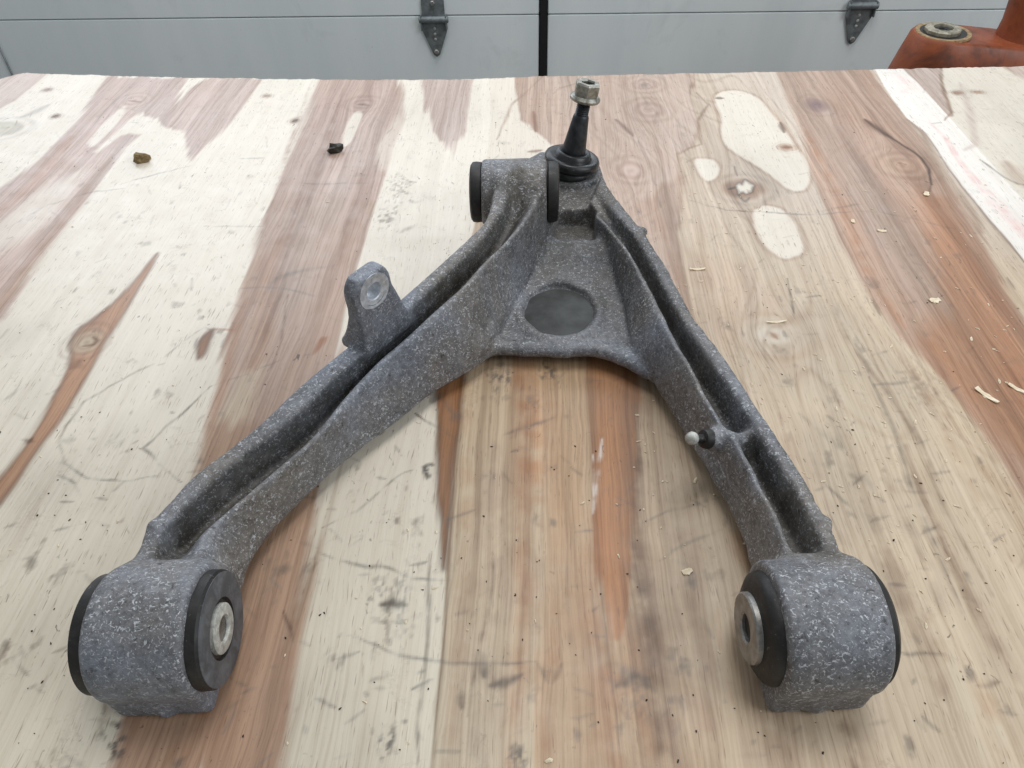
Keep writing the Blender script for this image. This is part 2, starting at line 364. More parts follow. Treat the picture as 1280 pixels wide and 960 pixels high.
# centre stripes
def stripe(pts, w, c, a, b=0.25): stroke(pts, w, c, a, b)
rq = random.Random(77)
for k in range(46):                                  # many slim brown streaks of the tan veneer
    a = rq.uniform(575, 1240); b = rq.uniform(440, 900); L = rq.uniform(60, 300); vx, vy = (a-676)/(b+425), 1.0
    stroke([(a, b), (a+vx*L*0.5+rq.uniform(-5, 5), b+L*0.5), (a+vx*L, b+L)], rq.uniform(0.0012, 0.007), [HEART, ORA, HEART*0.75, CREG, GREY][rq.choice([0, 0, 1, 2, 2, 3, 4])], rq.uniform(0.2, 0.55), 0.5, seed=k)
stripe([(640, 430), (655, 520), (650, 640), (655, 760), (640, 960)], 0.0075, ORA, 0.7); stripe([(655, 500), (655, 700), (650, 960)], 0.0016, DKB, 0.55)
stripe([(660, 440), (672, 520), (668, 620)], 0.012, ORA, 0.65, 0.3); stripe([(620, 560), (615, 720), (600, 960)], 0.010, GREY*0.6+HEART*0.5, 0.5, 0.5)
patch([(735, 425), (790, 435), (803, 500), (796, 600), (803, 700), (790, 760), (772, 800), (765, 720), (755, 690), (742, 760), (738, 700), (745, 600), (740, 520)], ORA*1.04, 0.85, 0.003, 0.016)
stripe([(770, 700), (790, 800), (800, 900), (812, 990)], 0.010, ORA*0.9, 0.6, 0.35); stripe([(690, 500), (700, 640), (690, 800), (680, 960)], 0.006, ORA, 0.45, 0.4); stripe([(585, 480), (580, 640), (572, 800), (560, 960)], 0.006, ORA*0.9, 0.4, 0.4)
patch([(650, 430), (735, 430), (740, 520), (725, 660), (690, 690), (690, 520)], TAN*0.95+ORA*0.05, 0.6, 0.01, 0.01)
stripe([(795, 470), (800, 520), (790, 600), (800, 720), (825, 840), (850, 980)], 0.011, HEART*0.8, 0.75, 0.35)
stripe([(800, 560), (790, 640), (805, 740), (815, 800), (822, 960)], 0.0035, DKB*0.9, 0.7, 0.5)
stripe([(745, 640), (742, 760), (755, 860), (768, 980)], 0.009, ORA*1.05, 0.75, 0.3); stripe([(720, 640), (722, 800), (735, 960)], 0.012, TAN*0.8+ORA*0.25, 0.6, 0.4)
stripe([(870, 500), (850, 600), (868, 800), (905, 980)], 0.014, HEART, 0.5, 0.5)
stripe([(612, 690), (612, 730), (600, 800), (585, 890)], 0.0009, DKB*0.5, 0.85, 0.5); stripe([(537, 690), (535, 800), (527, 900), (527, 960)], 0.0008, DKB*0.6, 0.85, 0.3)
stripe([(1045, 860), (1060, 900), (1090, 980)], 0.006, DKB, 0.55, 0.4); stripe([(930, 760), (990, 980)], 0.012, HEART, 0.45, 0.5)
stripe([(1130, 560), (1185, 700), (1240, 800), (1300, 900)], 0.0042, HEART*0.75, 0.7, 0.3); stripe([(1035, 350), (1062, 430), (1100, 480), (1150, 560), (1180, 640), (1235, 740)], 0.0024, HEART*0.7, 0.75, 0.3)
stripe([(1085, 470), (1110, 530), (1135, 600), (1160, 660), (1200, 760)], 0.0016, GREY*0.8, 0.7, 0.4); stripe([(925, 375), (922, 420), (932, 480), (945, 520)], 0.0022, HEART*0.7, 0.75, 0.2)
stripe([(1075, 385), (1120, 440), (1180, 520), (1250, 620)], 0.004, HEART*0.9, 0.5, 0.4); stripe([(1000, 520), (1060, 570), (1110, 640)], 0.003, GREY, 0.4, 0.5)
patch([(860, 330), (950, 330), (1040, 420), (1000, 470), (930, 440), (880, 420)], PINK*0.5+TAN*0.6, 0.5, 0.03, 0.02); knot(970, 422, 0.018, 0.016, CRE*0.95, TAN, 0.7, None, 2); stroke([(968, 420), (975, 425)], 0.003, ORA*0.8, 0.8)
# top middle: pinkish figure with oval knots
patch([(612, 90), (870, 85), (862, 120), (872, 150), (868, 185), (845, 192), (850, 250), (845, 330), (880, 470), (700, 330), (690, 200), (625, 175)], PINK*1.05, 0.62, 0.006, 0.012, HEART*0.8)
patch([(606, 85), (640, 90), (650, 150), (700, 190), (700, 240), (590, 260), (580, 200), (604, 150)], CRE, 0.85, 0.004, 0.008)
for kx, ky, kr in ((806, 105, 0.016), (812, 137, 0.017), (790, 212, 0.016)):
    knot(kx, ky, kr, kr*1.05, PINK*1.1, HEART*0.8, 0.8, None, 2)
knot(806, 106, 0.006, 0.008, GREY, HEART, 0.6)
stroke([(770, 148), (785, 162), (792, 170)], 0.0035, DKB, 0.75); stroke([(790, 170), (812, 200), (822, 240), (820, 290)], 0.0022, HEART*0.6, 0.7, 0.2)
patch([(800, 250), (848, 220), (842, 300), (870, 420), (830, 330)], HEART, 0.6, 0.01, 0.02)
stroke([(665, 140), (668, 165)], 0.0035, ORA*0.7, 0.7); stroke([(660, 190), (675, 188)], 0.003, ORA*0.6, 0.7)
stroke([(680, 95), (640, 130), (620, 175)], 0.002, HEART, 0.5); stroke([(750, 98), (700, 110), (690, 118)], 0.002, HEART*0.9, 0.5)
# cream islands right of the arm
patch([(892, 118), (925, 112), (955, 128), (990, 175), (1012, 212), (1008, 235), (985, 237), (955, 215), (905, 180), (900, 150)], CRE*1.02, 0.95, 0.003, 0.004, HEART*1.05)
patch([(868, 198), (893, 198), (903, 212), (888, 226), (872, 215)], CRE*1.02, 0.95, 0.003, 0.002, HEART*1.05)
patch([(942, 262), (975, 258), (998, 285), (1005, 318), (975, 325), (948, 300)], CRE*1.0, 0.9, 0.004, 0.004, HEART*1.1)
stroke([(870, 115), (885, 130), (872, 150), (878, 180), (862, 186)], 0.0022, HEART*0.75, 0.7)
knot(931, 236, 0.018, 0.017, ORA*0.85, HEART*0.7, 0.85, None, 2)
patch([(921, 232), (926, 228), (930, 231), (934, 225), (940, 229), (946, 233), (943, 240), (936, 243), (931, 240), (925, 243), (924, 237)], CRE, 1.0, 0.001, 0.0, DKB*0.3)
stroke([(913, 236), (923, 233)], 0.0022, DKB*0.4, 0.9); stroke([(920, 208), (924, 220)], 0.0012, DKB, 0.7); stroke([(924, 242), (934, 252), (940, 247)], 0.0018, DKB*0.5, 0.6)
stroke([(974, 152), (979, 165)], 0.0030, DKB*0.7, 0.85); stroke([(979, 184), (988, 184)], 0.0028, DKB*0.4, 0.95); knot(983, 184, 0.009, 0.007, ORA, HEART, 0.6)
stroke([(894, 122), (903, 122)], 0.0028, DKB*0.6, 0.8)
# big heartwood band on the right
patch([(970, 85), (992, 130), (1005, 165), (1020, 235), (1048, 300), (1075, 350), (1120, 420), (1185, 482), (1250, 570), (1320, 680), (1400, 600), (1300, 425), (1262, 370), (1225, 300), (1172, 205), (1135, 150), (1085, 85)], PINK*0.35+HEART*0.65, 0.92, 0.006, 0.02)
patch([(1150, 240), (1185, 250), (1262, 390), (1330, 500), (1330, 640), (1240, 540), (1150, 430), (1180, 380), (1165, 300)], ORA*0.85+PINK*0.15, 0.75, 0.02, 0.02)
stripe([(1008, 165), (1050, 250), (1080, 330), (1130, 410)], 0.006, ORA, 0.6, 0.3); stripe([(1060, 230), (1110, 320), (1150, 390)], 0.006, PINK*0.8, 0.6, 0.4); stripe([(1090, 240), (1140, 330), (1200, 420)], 0.004, DKB, 0.3, 0.5)
stripe([(1040, 140), (1070, 190), (1105, 260)], 0.012, PINK*0.85, 0.6, 0.4)
knot(1022, 132, 0.012, 0.018, np.array(srgb(118, 92, 98)), HEART*0.7, 0.85, None, 2)
knot(1130, 207, 0.020, 0.022, PINK*0.6+TAN*0.5, HEART*0.6, 0.8, None, 2.6); stroke([(1122, 203), (1128, 204)], 0.002, DKB, 0.7)
stroke([(1080, 150), (1092, 160), (1110, 170), (1130, 182), (1150, 196), (1163, 212), (1168, 232)], 0.0022, DKB*0.45, 0.95, 0.0, True); stroke([(1082, 152), (1100, 165), (1112, 171)], 0.0055, DKB*0.8, 0.9)
stroke([(1168, 232), (1165, 240), (1155, 243)], 0.0016, DKB, 0.6); stroke([(1135, 150), (1150, 165), (1165, 195), (1190, 230), (1215, 265), (1225, 290)], 0.006, HEART*0.75, 0.6)
# white planed strip with pink crayon, cream veneer beyond
patch([(1083, 70), (1110, 115), (1135, 150), (1152, 163), (1215, 247), (1340, 402), (1500, 402), (1280, 250), (1190, 150), (1120, 70)], WHITE, 0.96, 0.0012, 0.0, None)
stroke([(1152, 163), (1215, 247), (1300, 355)], 0.0012, DKB, 0.6)
patch([(1120, 70), (1190, 150), (1280, 250), (1500, 402), (1500, 60)], CRE*0.98, 0.9, 0.002, 0.0)
patch([(1120, 70), (1150, 105), (1188, 145), (1182, 120), (1175, 100), (1172, 70)], PINK, 0.8, 0.005, 0.006, HEART*0.8); patch([(1240, 78), (1290, 78), (1330, 110), (1280, 100)], PINK, 0.7, 0.008, 0.01)
stroke([(1172, 92), (1180, 120), (1190, 140), (1180, 152)], 0.0022, HEART*0.8, 0.7); stroke([(1200, 105), (1215, 150), (1220, 180), (1205, 188)], 0.005, PINK, 0.45)
stroke([(1225, 200), (1255, 222), (1275, 232), (1300, 236)], 0.0016, GREY, 0.7); stroke([(1262, 205), (1285, 235)], 0.012, HEART, 0.5)
for a in ((1196, 116), (1221, 116)): knot(a[0], a[1], 0.006, 0.005, ORA*0.9, DKB, 0.7)
for a, w_, al in (([(1138, 148), (1160, 155), (1180, 175), (1200, 205), (1230, 240)], 0.0016, 0.6), ([(1160, 152), (1185, 178), (1210, 212), (1260, 260)], 0.0016, 0.55), ([(1120, 92), (1140, 110), (1128, 115)], 0.010, 0.35), ([(1225, 230), (1280, 300)], 0.006, 0.4), ([(1210, 215), (1225, 235)], 0.006, 0.35), ([(1255, 262), (1290, 300)], 0.007, 0.4)):
    stroke(a, w_, PKM, al, 0.3)
# small knots of the cream veneer
for a in ((57, 113), (71, 145), (334, 120), (368, 151)): knot(a[0], a[1], 0.005, 0.005, HEART*0.9, DKB, 0.9)
for a in ((70, 145), (368, 151)): stroke([(a[0]-3, a[1]+1), (a[0]+3, a[1]-1)], 0.0022, DKB*0.4, 0.9)
for a in ((168, 125), (455, 130)): knot(a[0], a[1], 0.013, 0.013, PINK*1.1, HEART*0.6, 0.7, None, 2); stroke([(a[0]-6, a[1]), (a[0]+7, a[1]+2)], 0.0022, DKB, 0.6)
knot(5, 160, 0.022, 0.016, CREG*0.8, GREY, 0.7, None, 2); stroke([(60, 132), (40, 142), (28, 146)], 0.006, GREY, 0.4)
# pencil loops, tyre-like smears, scuffs
PEN = np.array(srgb(128, 122, 118))
for a, w_, al in (([(262, 405), (200, 450), (140, 480), (100, 505), (75, 535), (68, 555), (80, 580), (110, 597), (150, 600), (200, 590)], 0.0007, 0.55), ([(262, 485), (215, 525), (178, 558), (228, 600)], 0.0007, 0.65), ([(262, 485), (300, 470), (350, 450)], 0.0008, 0.4), ([(155, 235), (120, 240), (60, 255), (10, 285)], 0.0016, 0.35), ([(240, 208), (200, 215), (150, 230)], 0.0012, 0.5), ([(300, 198), (330, 198)], 0.0012, 0.5), ([(255, 284), (330, 283)], 0.0009, 0.5), ([(370, 230), (460, 228)], 0.0012, 0.45),
                  ([(330, 370), (345, 350), (370, 342), (420, 330)], 0.0030, 0.4), ([(300, 360), (350, 362), (400, 372)], 0.0014, 0.45), ([(860, 250), (910, 264), (1000, 266), (1100, 265), (1220, 292)], 0.0012, 0.55), ([(1030, 262), (1080, 255)], 0.0016, 0.5), ([(400, 690), (450, 705), (520, 720), (560, 722)], 0.0007, 0.6), ([(405, 660), (450, 640), (500, 600), (520, 590)], 0.0011, 0.6), ([(440, 790), (500, 812), (560, 824), (670, 822)], 0.0008, 0.7), ([(670, 822), (685, 850)], 0.0012, 0.7), ([(630, 545), (650, 535), (690, 520)], 0.0018, 0.6), ([(790, 655), (850, 640), (905, 620)], 0.0010, 0.5), ([(825, 705), (870, 680), (900, 660)], 0.0009, 0.45), ([(520, 518), (575, 555)], 0.0009, 0.8), ([(1030, 605), (1068, 640)], 0.0012, 0.6), ([(1120, 815), (1180, 812)], 0.0010, 0.6), ([(770, 835), (790, 850), (815, 865)], 0.0035, 0.45), ([(780, 860), (790, 850), (810, 852)], 0.0025, 0.55), ([(612, 850), (640, 845), (650, 838)], 0.0022, 0.65), ([(606, 815), (606, 838)], 0.0030, 0.6), ([(480, 752), (506, 749)], 0.0028, 0.8), ([(476, 772), (505, 774)], 0.0010, 0.7), ([(575, 860), (577, 878)], 0.0022, 0.7), ([(1090, 445), (1110, 440)], 0.0012, 0.6), ([(1090, 480), (1140, 475)], 0.0016, 0.45), ([(560, 650), (590, 640)], 0.0010, 0.4), ([(75, 552), (92, 550)], 0.0045, 0.5), ([(72, 580), (82, 578)], 0.0040, 0.4)):
    stroke(a, w_, PEN*0.5, min(1, al*1.25), 0.4)
stroke([(752, 550), (748, 590), (742, 640)], 0.0018, WHITE*0.85, 0.75, 0.6); stroke([(740, 570), (743, 620)], 0.0012, WHITE*0.85, 0.7, 0.6)
for (a, b, r_, al) in ((625, 470, 0.008, 0.45), (685, 465, 0.006, 0.5), (490, 760, 0.012, 0.25), (145, 922, 0.006, 0.6), (487, 930, 0.004, 0.5), (790, 880, 0.010, 0.2), (500, 235, 0.014, 0.25), (485, 270, 0.010, 0.3), (1150, 480, 0.012, 0.2), (648, 945, 0.004, 0.5), (535, 590, 0.004, 0.6)):
    q = unz(a, b)[:2]; i = near(np.array([q]), r_*3)
    d = np.hypot(px[i]-q[0], (py[i]-q[1])*0.6)/r_ + 2.6*fbm(px[i]*230, py[i]*150, 77, 5)
    blend_i(i, al*1.5*np.clip(1.4-d, 0, 1)*np.clip(5*fbm(px[i]*420, py[i]*300, 78, 3)+0.35, 0, 1), PEN*0.40)
for a, w_, al in (([(478, 752), (492, 748), (508, 750)], 0.0026, 0.95), ([(484, 770), (505, 772)], 0.0014, 0.8), ([(606, 812), (605, 838)], 0.0028, 0.75), ([(612, 850), (632, 846), (652, 838)], 0.0022, 0.75), ([(575, 858), (576, 880)], 0.0020, 0.8), ([(700, 825), (690, 850)], 0.0014, 0.6), ([(535, 585), (537, 600)], 0.0022, 0.85), ([(790, 720), (812, 752)], 0.0020, 0.75), ([(770, 860), (790, 848), (815, 866)], 0.0032, 0.6), ([(1100, 395), (1090, 372)], 0.0014, 0.8), ([(985, 350), (995, 400)], 0.0011, 0.8), ([(355, 760), (370, 800)], 0.0012, 0.6), ([(1060, 900), (1075, 960)], 0.0030, 0.6), ([(1220, 850), (1245, 846)], 0.0018, 0.7), ([(500, 290), (520, 280)], 0.0030, 0.35), ([(480, 262), (486, 276)], 0.0050, 0.35)):
    stroke(a, w_, DKB*0.35, al, 0.55)
rnd = random.Random(4)
for k in range(420):                                # short scuffs, mostly across the grain
    a = rnd.uniform(0, 1280); b = rnd.uniform(110, 960); an = rnd.gauss(0.1, 0.7); L = rnd.uniform(4, 26)*(0.4+b/960)
    stroke([(a, b), (a+L*math.cos(an), b-L*math.sin(an))], rnd.uniform(0.0005, 0.0011), PEN*rnd.uniform(0.35, 0.9), rnd.uniform(0.25, 0.7), 0.4, seed=k)
# grain that flows round the knots
gx = wx + 0.010*fbm(px*12, py*4, 63); gy = wy.copy()
for (q, r, ry) in KNOTS:
    i = near(np.array([q]), r*4); dx = (px[i]-q[0])/r; dy = (py[i]-q[1])/ry; e = np.exp(-(dx*dx+dy*dy*0.4)/2.2)
    gx[i] -= r*0.75*np.tanh(dx*1.5)*e
lum = col @ np.array([0.25, 0.6, 0.15]); hw = np.clip((0.60-lum)/0.30, 0.0, 1.0)
s1 = fbm(gx*130, gy*3.0, 21, 4); s2 = fbm(gx*42, gy*1.6, 33, 4); s3 = fbm(gx*330, gy*6.0, 35, 3)
m = (s1*0.55+s2*0.40+s3*0.42)*(0.12+1.0*hw)
hue = fbm(gx*30, gy*4.0, 37, 3)*hw                     # reddish and purplish veins inside the heartwood
col *= np.stack([1+0.95*m+0.14*hue, 1+1.1*m-0.05*hue, 1+1.2*m-0.18*hue], 1)
ln = np.abs(((gx*230+2.2*fbm(gx*40, gy*3, 39)) % 1.0)-0.5); lk = np.clip(fbm(gx*60, gy*7, 40)*3+0.1, 0, 1)
blend(np.exp(-(ln/0.13)**2)*hw*lk*0.45, HEART*0.62)
# cathedral figure: thin contour lines of a slow field, on the right-hand veneer
fld = fbm(px*5.0, py*1.9, 81, 3)*0.8 + gx*1.25
fr = np.abs((fld*19) % 1.0-0.5); zone = np.clip((0.64-lum)/0.10, 0, 1)*np.clip((px+0.02)/0.10, 0, 1)*np.clip((py-0.22)/0.2, 0.25, 1)*(0.35+1.3*np.clip(fbm(px*7, py*5, 83)+0.15, 0, 1))
blend(np.exp(-(fr/0.055)**2)*zone*(1-0.8*hw)*0.5, HEART*0.80); blend(np.exp(-((fr-0.16)/0.10)**2)*zone*(1-0.8*hw)*0.25, CRE)
blend(np.clip(1.0*fbm(px*9, py*7, 51)-0.02, 0, 0.3)*np.clip(1.3-py*1.1, 0.35, 1), GREY); blend(np.clip(5.0*fbm(px*90, py*55, 52, 6)-1.1, 0, 0.6)*np.clip(1.25-py*1.2, 0.1, 1), GREY*0.7)
lum = col @ np.array([0.25, 0.6, 0.15]); fib = np.clip((0.72-lum)/0.32, 0.22, 1.0)
# mesh with a skirt and an underside
nv = NX*NY
idx = np.arange(nv).reshape(NY, NX)
quads = np.stack([idx[:-1, :-1], idx[:-1, 1:], idx[1:, 1:], idx[1:, :-1]], -1).reshape(-1, 4)
loop = np.concatenate([idx[0, :], idx[1:, -1], idx[-1, -2::-1], idx[-2:0:-1, 0]])
nl = len(loop); low = nv + np.arange(nl)
side = np.stack([loop, low, np.roll(low, -1), np.roll(loop, -1)], -1)
warp_z = 0.0
vz = np.concatenate([np.zeros(nv), np.full(nl, -0.018)])
allv = np.stack([np.concatenate([px, px[loop]]), np.concatenate([py, py[loop]]), vz], 1)
nq = len(quads)+len(side)
me = bpy.data.meshes.new("plywood_sheet"); me.vertices.add(len(allv)); me.vertices.foreach_set("co", allv.astype(np.float32).ravel())
me.loops.add(nq*4+nl); me.polygons.add(nq+1)
me.loops.foreach_set("vertex_index", np.concatenate([quads.ravel(), side.ravel(), low[::-1]]).astype(np.int32))
me.polygons.foreach_set("loop_start", np.concatenate([np.arange(nq)*4, [nq*4]]).astype(np.int32))
me.polygons.foreach_set("material_index", np.concatenate([np.zeros(len(quads)), np.ones(len(side)+1)]).astype(np.int32))
me.materials.append(M_WOOD); me.materials.append(M_EDGE); me.update(calc_edges=True); me.validate()
at = me.attributes.new("veneer", 'FLOAT_COLOR', 'POINT')
at.data.foreach_set("color", np.concatenate([np.c_[np.clip(col, 0.005, 0.95), fib], np.tile([0.5, 0.4, 0.3, 1], (nl, 1))]).astype(np.float32).ravel())
at = me.attributes.new("grain", 'FLOAT_VECTOR', 'POINT')
at.data.foreach_set("vector", np.concatenate([np.c_[gx, gy, np.zeros(nv)], np.zeros((nl, 3))]).astype(np.float32).ravel())
rel(link("plywood_sheet", me, None, smooth=False), bench)
for sx in (-0.72, 0.72):
    for sy in (-0.2, 0.85): rel(link("leg", box("leg", (sx-0.045, sy-0.045, -0.90), (sx+0.045, sy+0.045, -0.018), 0.003), M_TIMBER, smooth=False), bench)
#@END WOOD

# ------------------------------------------------------------------ sectional garage door behind the bench
DY = 1.80
door = thing("garage_door", "grey sectional garage door with two metal hinges and a black seam", "garage door", (0, DY, -0.90))
ZJ = -0.202; seam = uny(679, 50, DY)[0]
for (x0, x1) in ((-2.2, seam-0.0105), (seam+0.0105, 2.2)):
    for (z0, z1) in ((-0.90, ZJ-0.0010), (ZJ+0.0010, 0.33), (0.335, 0.86), (0.865, 1.4)):
        rel(link("panel", box("panel", (x0, DY, z0), (x1, DY+0.04, z1), 0.0015), M_DOOR, smooth=False), door)
rel(link("seal", box("seal", (seam-0.0095, DY-0.004, -0.895), (seam+0.0095, DY+0.03, 1.39), 0.002), M_BLACK, smooth=False), door)
rel(link("backing", box("backing", (-2.2, DY+0.042, -0.90), (2.2, DY+0.052, 1.4)), M_BLACK, smooth=False), door)
rb = [uny(2, 62, DY), uny(16, 92, DY)]; dr = rb[1]-rb[0]
rel(link("brace_wire", lathe("brace_wire", rb[0]-dr*0.3+np.array([0, -0.004, 0]), dr, [(0, .0022), (np.linalg.norm(dr)*4, .0022)], 8), M_HINGE), door)
def hinge(cx, cz):
    h = bpy.data.objects.new("hinge", None); COL.link(h); h.empty_display_size = 0.02
    rel(h, door); h.location = Vector((cx, DY, cz)); h.matrix_parent_inverse = Matrix.Translation(-Vector(door.location))
    y = -0.003
    lower = [(-0.031, y, -0.006), (-0.030, y, -0.026), (-0.008, y, -0.082), (0.0, y, -0.088), (0.008, y, -0.082), (0.030, y, -0.026), (0.031, y, -0.006)]
    upper = [(-0.027, y, 0.006), (-0.027, y, 0.040), (-0.018, y, 0.060), (0.018, y, 0.060), (0.027, y, 0.040), (0.027, y, 0.006)]
    link("leaf", prism("leaf", lower, (0, -0.0035, 0), 0.0006), M_HINGE, h, False); link("leaf", prism("leaf", upper, (0, -0.0035, 0), 0.0006), M_HINGE, h, False)
    sharp(link("knuckle", lathe("knuckle", (-0.035, -0.011, 0), (1, 0, 0), [(0, .0055), (.001, .0075), (.069, .0075), (.070, .0055)], 20), M_HINGE, h))
    for sx in (-0.031, 0.028): link("flange", box("flange", (sx, -0.017, -0.024), (sx+0.003, -0.003, 0.010), 0.0006), M_HINGE, h, False)
    for (bx_, bz) in ((0, -0.075), (0, 0.035)):
        sharp(link("screw", lathe("screw", (bx_, -0.0065, bz), (0, -1, 0), [(0, .0062), (.003, .0062), (.0045, .0045)], 6), M_SLEEVE, h))
    for bz in (-0.022, -0.034, -0.046): link("rivet_hole", lathe("rivet_hole", (0, -0.0066, bz), (0, -1, 0), [(0, .0036), (.0006, .0030)], 12), M_PALE, h)
for p in (uny(542.5, 22.5, DY), uny(1077, 5, DY)): hinge(p[0], p[2])

# ------------------------------------------------------------------ orange painted steel arm behind the bench
OY = 1.28
c = uny(1179, 40, OY); oz = c[2]; ox = c[0]
orange = thing("orange_steel_arm", "grimy orange painted steel arm with a pivot nut, standing behind the plywood", "steel arm", (ox, OY, -0.90))
def ring3(cx, cy, z, pts): return [(cx+a, cy+b, z) for a, b in pts]
def outline(r, ext, back, n=20):
    """rounded nose towards -x, straight sides running to +x"""
    o = [(r*math.cos(t), r*math.sin(t)) for t in np.linspace(math.pi/2, 3*math.pi/2, n)]
    return o + [(ext, -r*back), (ext, r*back)]
lv = [(0.0, 0.046, 0.30, 0.9), (-0.005, 0.050, 0.32, 0.95), (-0.04, 0.058, 0.34, 1.0), (-0.12, 0.074, 0.36, 1.0), (-0.22, 0.082, 0.36, 1.0), (-0.30, 0.082, 0.36, 1.0)]
v = []; f = []; n = 22
for (dz, r, e, bk) in lv:
    v += [(ox+a + (0 if a < 0.1 else 0), OY+b, oz+dz - (0.030 if a > 0.1 else 0)*(1 if dz > -0.1 else 0)) for a, b in outline(r, e, bk)]
for i in range(len(lv)-1):
    for k in range(n): l = (k+1) % n; f.append((i*n+k, i*n+l, (i+1)*n+l, (i+1)*n+k))
f.append(tuple(range(n-1, -1, -1))); f.append(tuple((len(lv)-1)*n+k for k in range(n)))
me = mesh("arm_body", v, f); o = rel(link("arm_body", me, M_ORANGE, smooth=True), orange); sharp(o, 40)
rel(link("pedestal", box("pedestal", (ox-0.05, OY-0.06, -0.90), (ox+0.28, OY+0.06, oz-0.28), 0.01), M_ORANGE, smooth=False), orange)
o = rel(link("collar", lathe("collar", (ox, OY, oz-0.002), (0, 0, 1), [(0, .0445), (.003, .0435), (.003, .037), (.001, .036)], 48), mat_plain("collar_rust", srgb(120, 96, 66), srgb(168, 146, 110), 0.7, 120)), orange); sharp(o)
o = rel(link("grease_well", lathe("grease_well", (ox, OY, oz-0.001), (0, 0, 1), [(0, .037), (.0018, .037)], 48), M_DARK), orange); sharp(o)
o = rel(link("pivot_nut", lathe("pivot_nut", (ox-0.002, OY, oz+0.001), (0, 0, 1), [(0, .029), (.005, .029), (.0065, .027), (.0065, .016), (.001, .015)], 10), mat_steel('greasy_nut', srgb(120, 114, 98), srgb(186, 180, 164), 0.5, 0.6, 90), smooth=False), orange)
o = rel(link("splined_pin", lathe("splined_pin", (ox-0.002, OY, oz+0.001), (0, 0, 1), [(0, .014), (.004, .0125), (.004, .007), (.002, .006)], 8), M_DARK, smooth=False), orange)
b0 = uny(1266, 64, OY+0.01); b1 = uny(1302, -40, OY+0.01)
o = rel(link("post", lathe("post", b0-(b1-b0)*0.25, b1-b0, [(0, .060), (.030, .046), (.055, .036), (.085, .031), (.30, .029)], 36), M_ORANGE), orange); sharp(o)

#@ARM
# ------------------------------------------------------------------ the control arm
arm = thing("control_arm", "weathered grey cast aluminium suspension control arm with three rubber bushings and a ball joint stud", "control arm", (0, 0.33, 0))
H = 0.00125
LO = np.array([-0.236, 0.115, -0.0065]); HI = np.array([0.205, 0.655, 0.112])
N = np.ceil((HI-LO)/H).astype(int)+1
gxv = LO[0]+H*np.arange(N[0]); gyv = LO[1]+H*np.arange(N[1]); gzv = LO[2]+H*np.arange(N[2])
vol = np.zeros(N, np.float32)
hmap = np.full((N[0], N[1]), -1.0, np.float32)
def raster(a, b, c, hm):
    T = np.array([a, b, c]); lo = np.floor((T[:, :2].min(0)-LO[:2])/H).astype(int); hi = np.ceil((T[:, :2].max(0)-LO[:2])/H).astype(int)+1
    lo = np.maximum(lo, 0); hi = np.minimum(hi, N[:2])
    if (hi <= lo).any(): return
    x = gxv[lo[0]:hi[0], None]; y = gyv[None, lo[1]:hi[1]]
    d = (b[1]-c[1])*(a[0]-c[0])+(c[0]-b[0])*(a[1]-c[1])
    if abs(d) < 1e-12: return
    w0 = ((b[1]-c[1])*(x-c[0])+(c[0]-b[0])*(y-c[1]))/d; w1 = ((c[1]-a[1])*(x-c[0])+(a[0]-c[0])*(y-c[1]))/d; w2 = 1-w0-w1
    m = (w0 >= -1e-3) & (w1 >= -1e-3) & (w2 >= -1e-3); z = w0*a[2]+w1*b[2]+w2*c[2]
    s = hm[lo[0]:hi[0], lo[1]:hi[1]]; s[m] = np.maximum(s[m], z[m])
def loft(lines, hm):
    for A, B in zip(lines[:-1], lines[1:]):
        for i in range(len(A)-1):
            raster(A[i], A[i+1], B[i], hm); raster(A[i+1], B[i+1], B[i], hm)
def dens(L, k):                                       # densify a list of 3D stations with a smooth curve
    L = np.array(L); n = len(L); t = np.linspace(0, n-1, (n-1)*k+1); out = []
    for q in t:
        i = min(int(q), n-2); u = q-i; p0, p1, p2, p3 = L[max(i-1, 0)], L[i], L[i+1], L[min(i+2, n-1)]
        out.append(0.5*((2*p1)+(-p0+p2)*u+(2*p0-5*p1+4*p2-p3)*u*u+(-p0+3*p1-3*p2+p3)*u**3))
    return out
def mixp(a, b, t, z): return np.array([a[0]+(b[0]-a[0])*t, a[1]+(b[1]-a[1])*t, z])
chan = []                                              # channel centre lines (for grime)
def arm_section(tab, tC, tD, tG, kG):
    A, B, Cc, D, D2, E, E2, G, Hh = [], [], [], [], [], [], [], [], []
    for (a, b, e, h, zr, ze, zf, zh) in tab:
        zf = zf-0.006*np.clip((zr-zf-0.003)/0.008, 0, 1)
        pa, pb, pe, ph = unz(*a, zr), unz(*b, zr-0.001), unz(*e, ze), unz(*h, zh); pb = pb*0.86+pa*0.14; pb[2] = zr-0.0005
        A.append(pa); B.append(pb); E.append(pe); Hh.append(ph)
        Cc.append(mixp(pb, pe, tC, zf)); D.append(mixp(pb, pe, tD, zf+0.0005)); D2.append(mixp(pb, pe, tD*0.4+0.6, zf+(ze-zf)*0.62)); E2.append(mixp(pe, ph, 0.16, ze+0.0005)); G.append(mixp(pe, ph, tG, ze-(ze-zh)*kG))
        E[-1][2] = ze-0.0012
    L = [dens(q, 12) for q in (A, B, Cc, D, D2, E, E2, G, Hh)]
    chan.append((np.array(L[2])+np.array(L[3]))/2); chan.append((np.array(L[1])+np.array(L[2]))/2)
    loft(L, hmap); return L
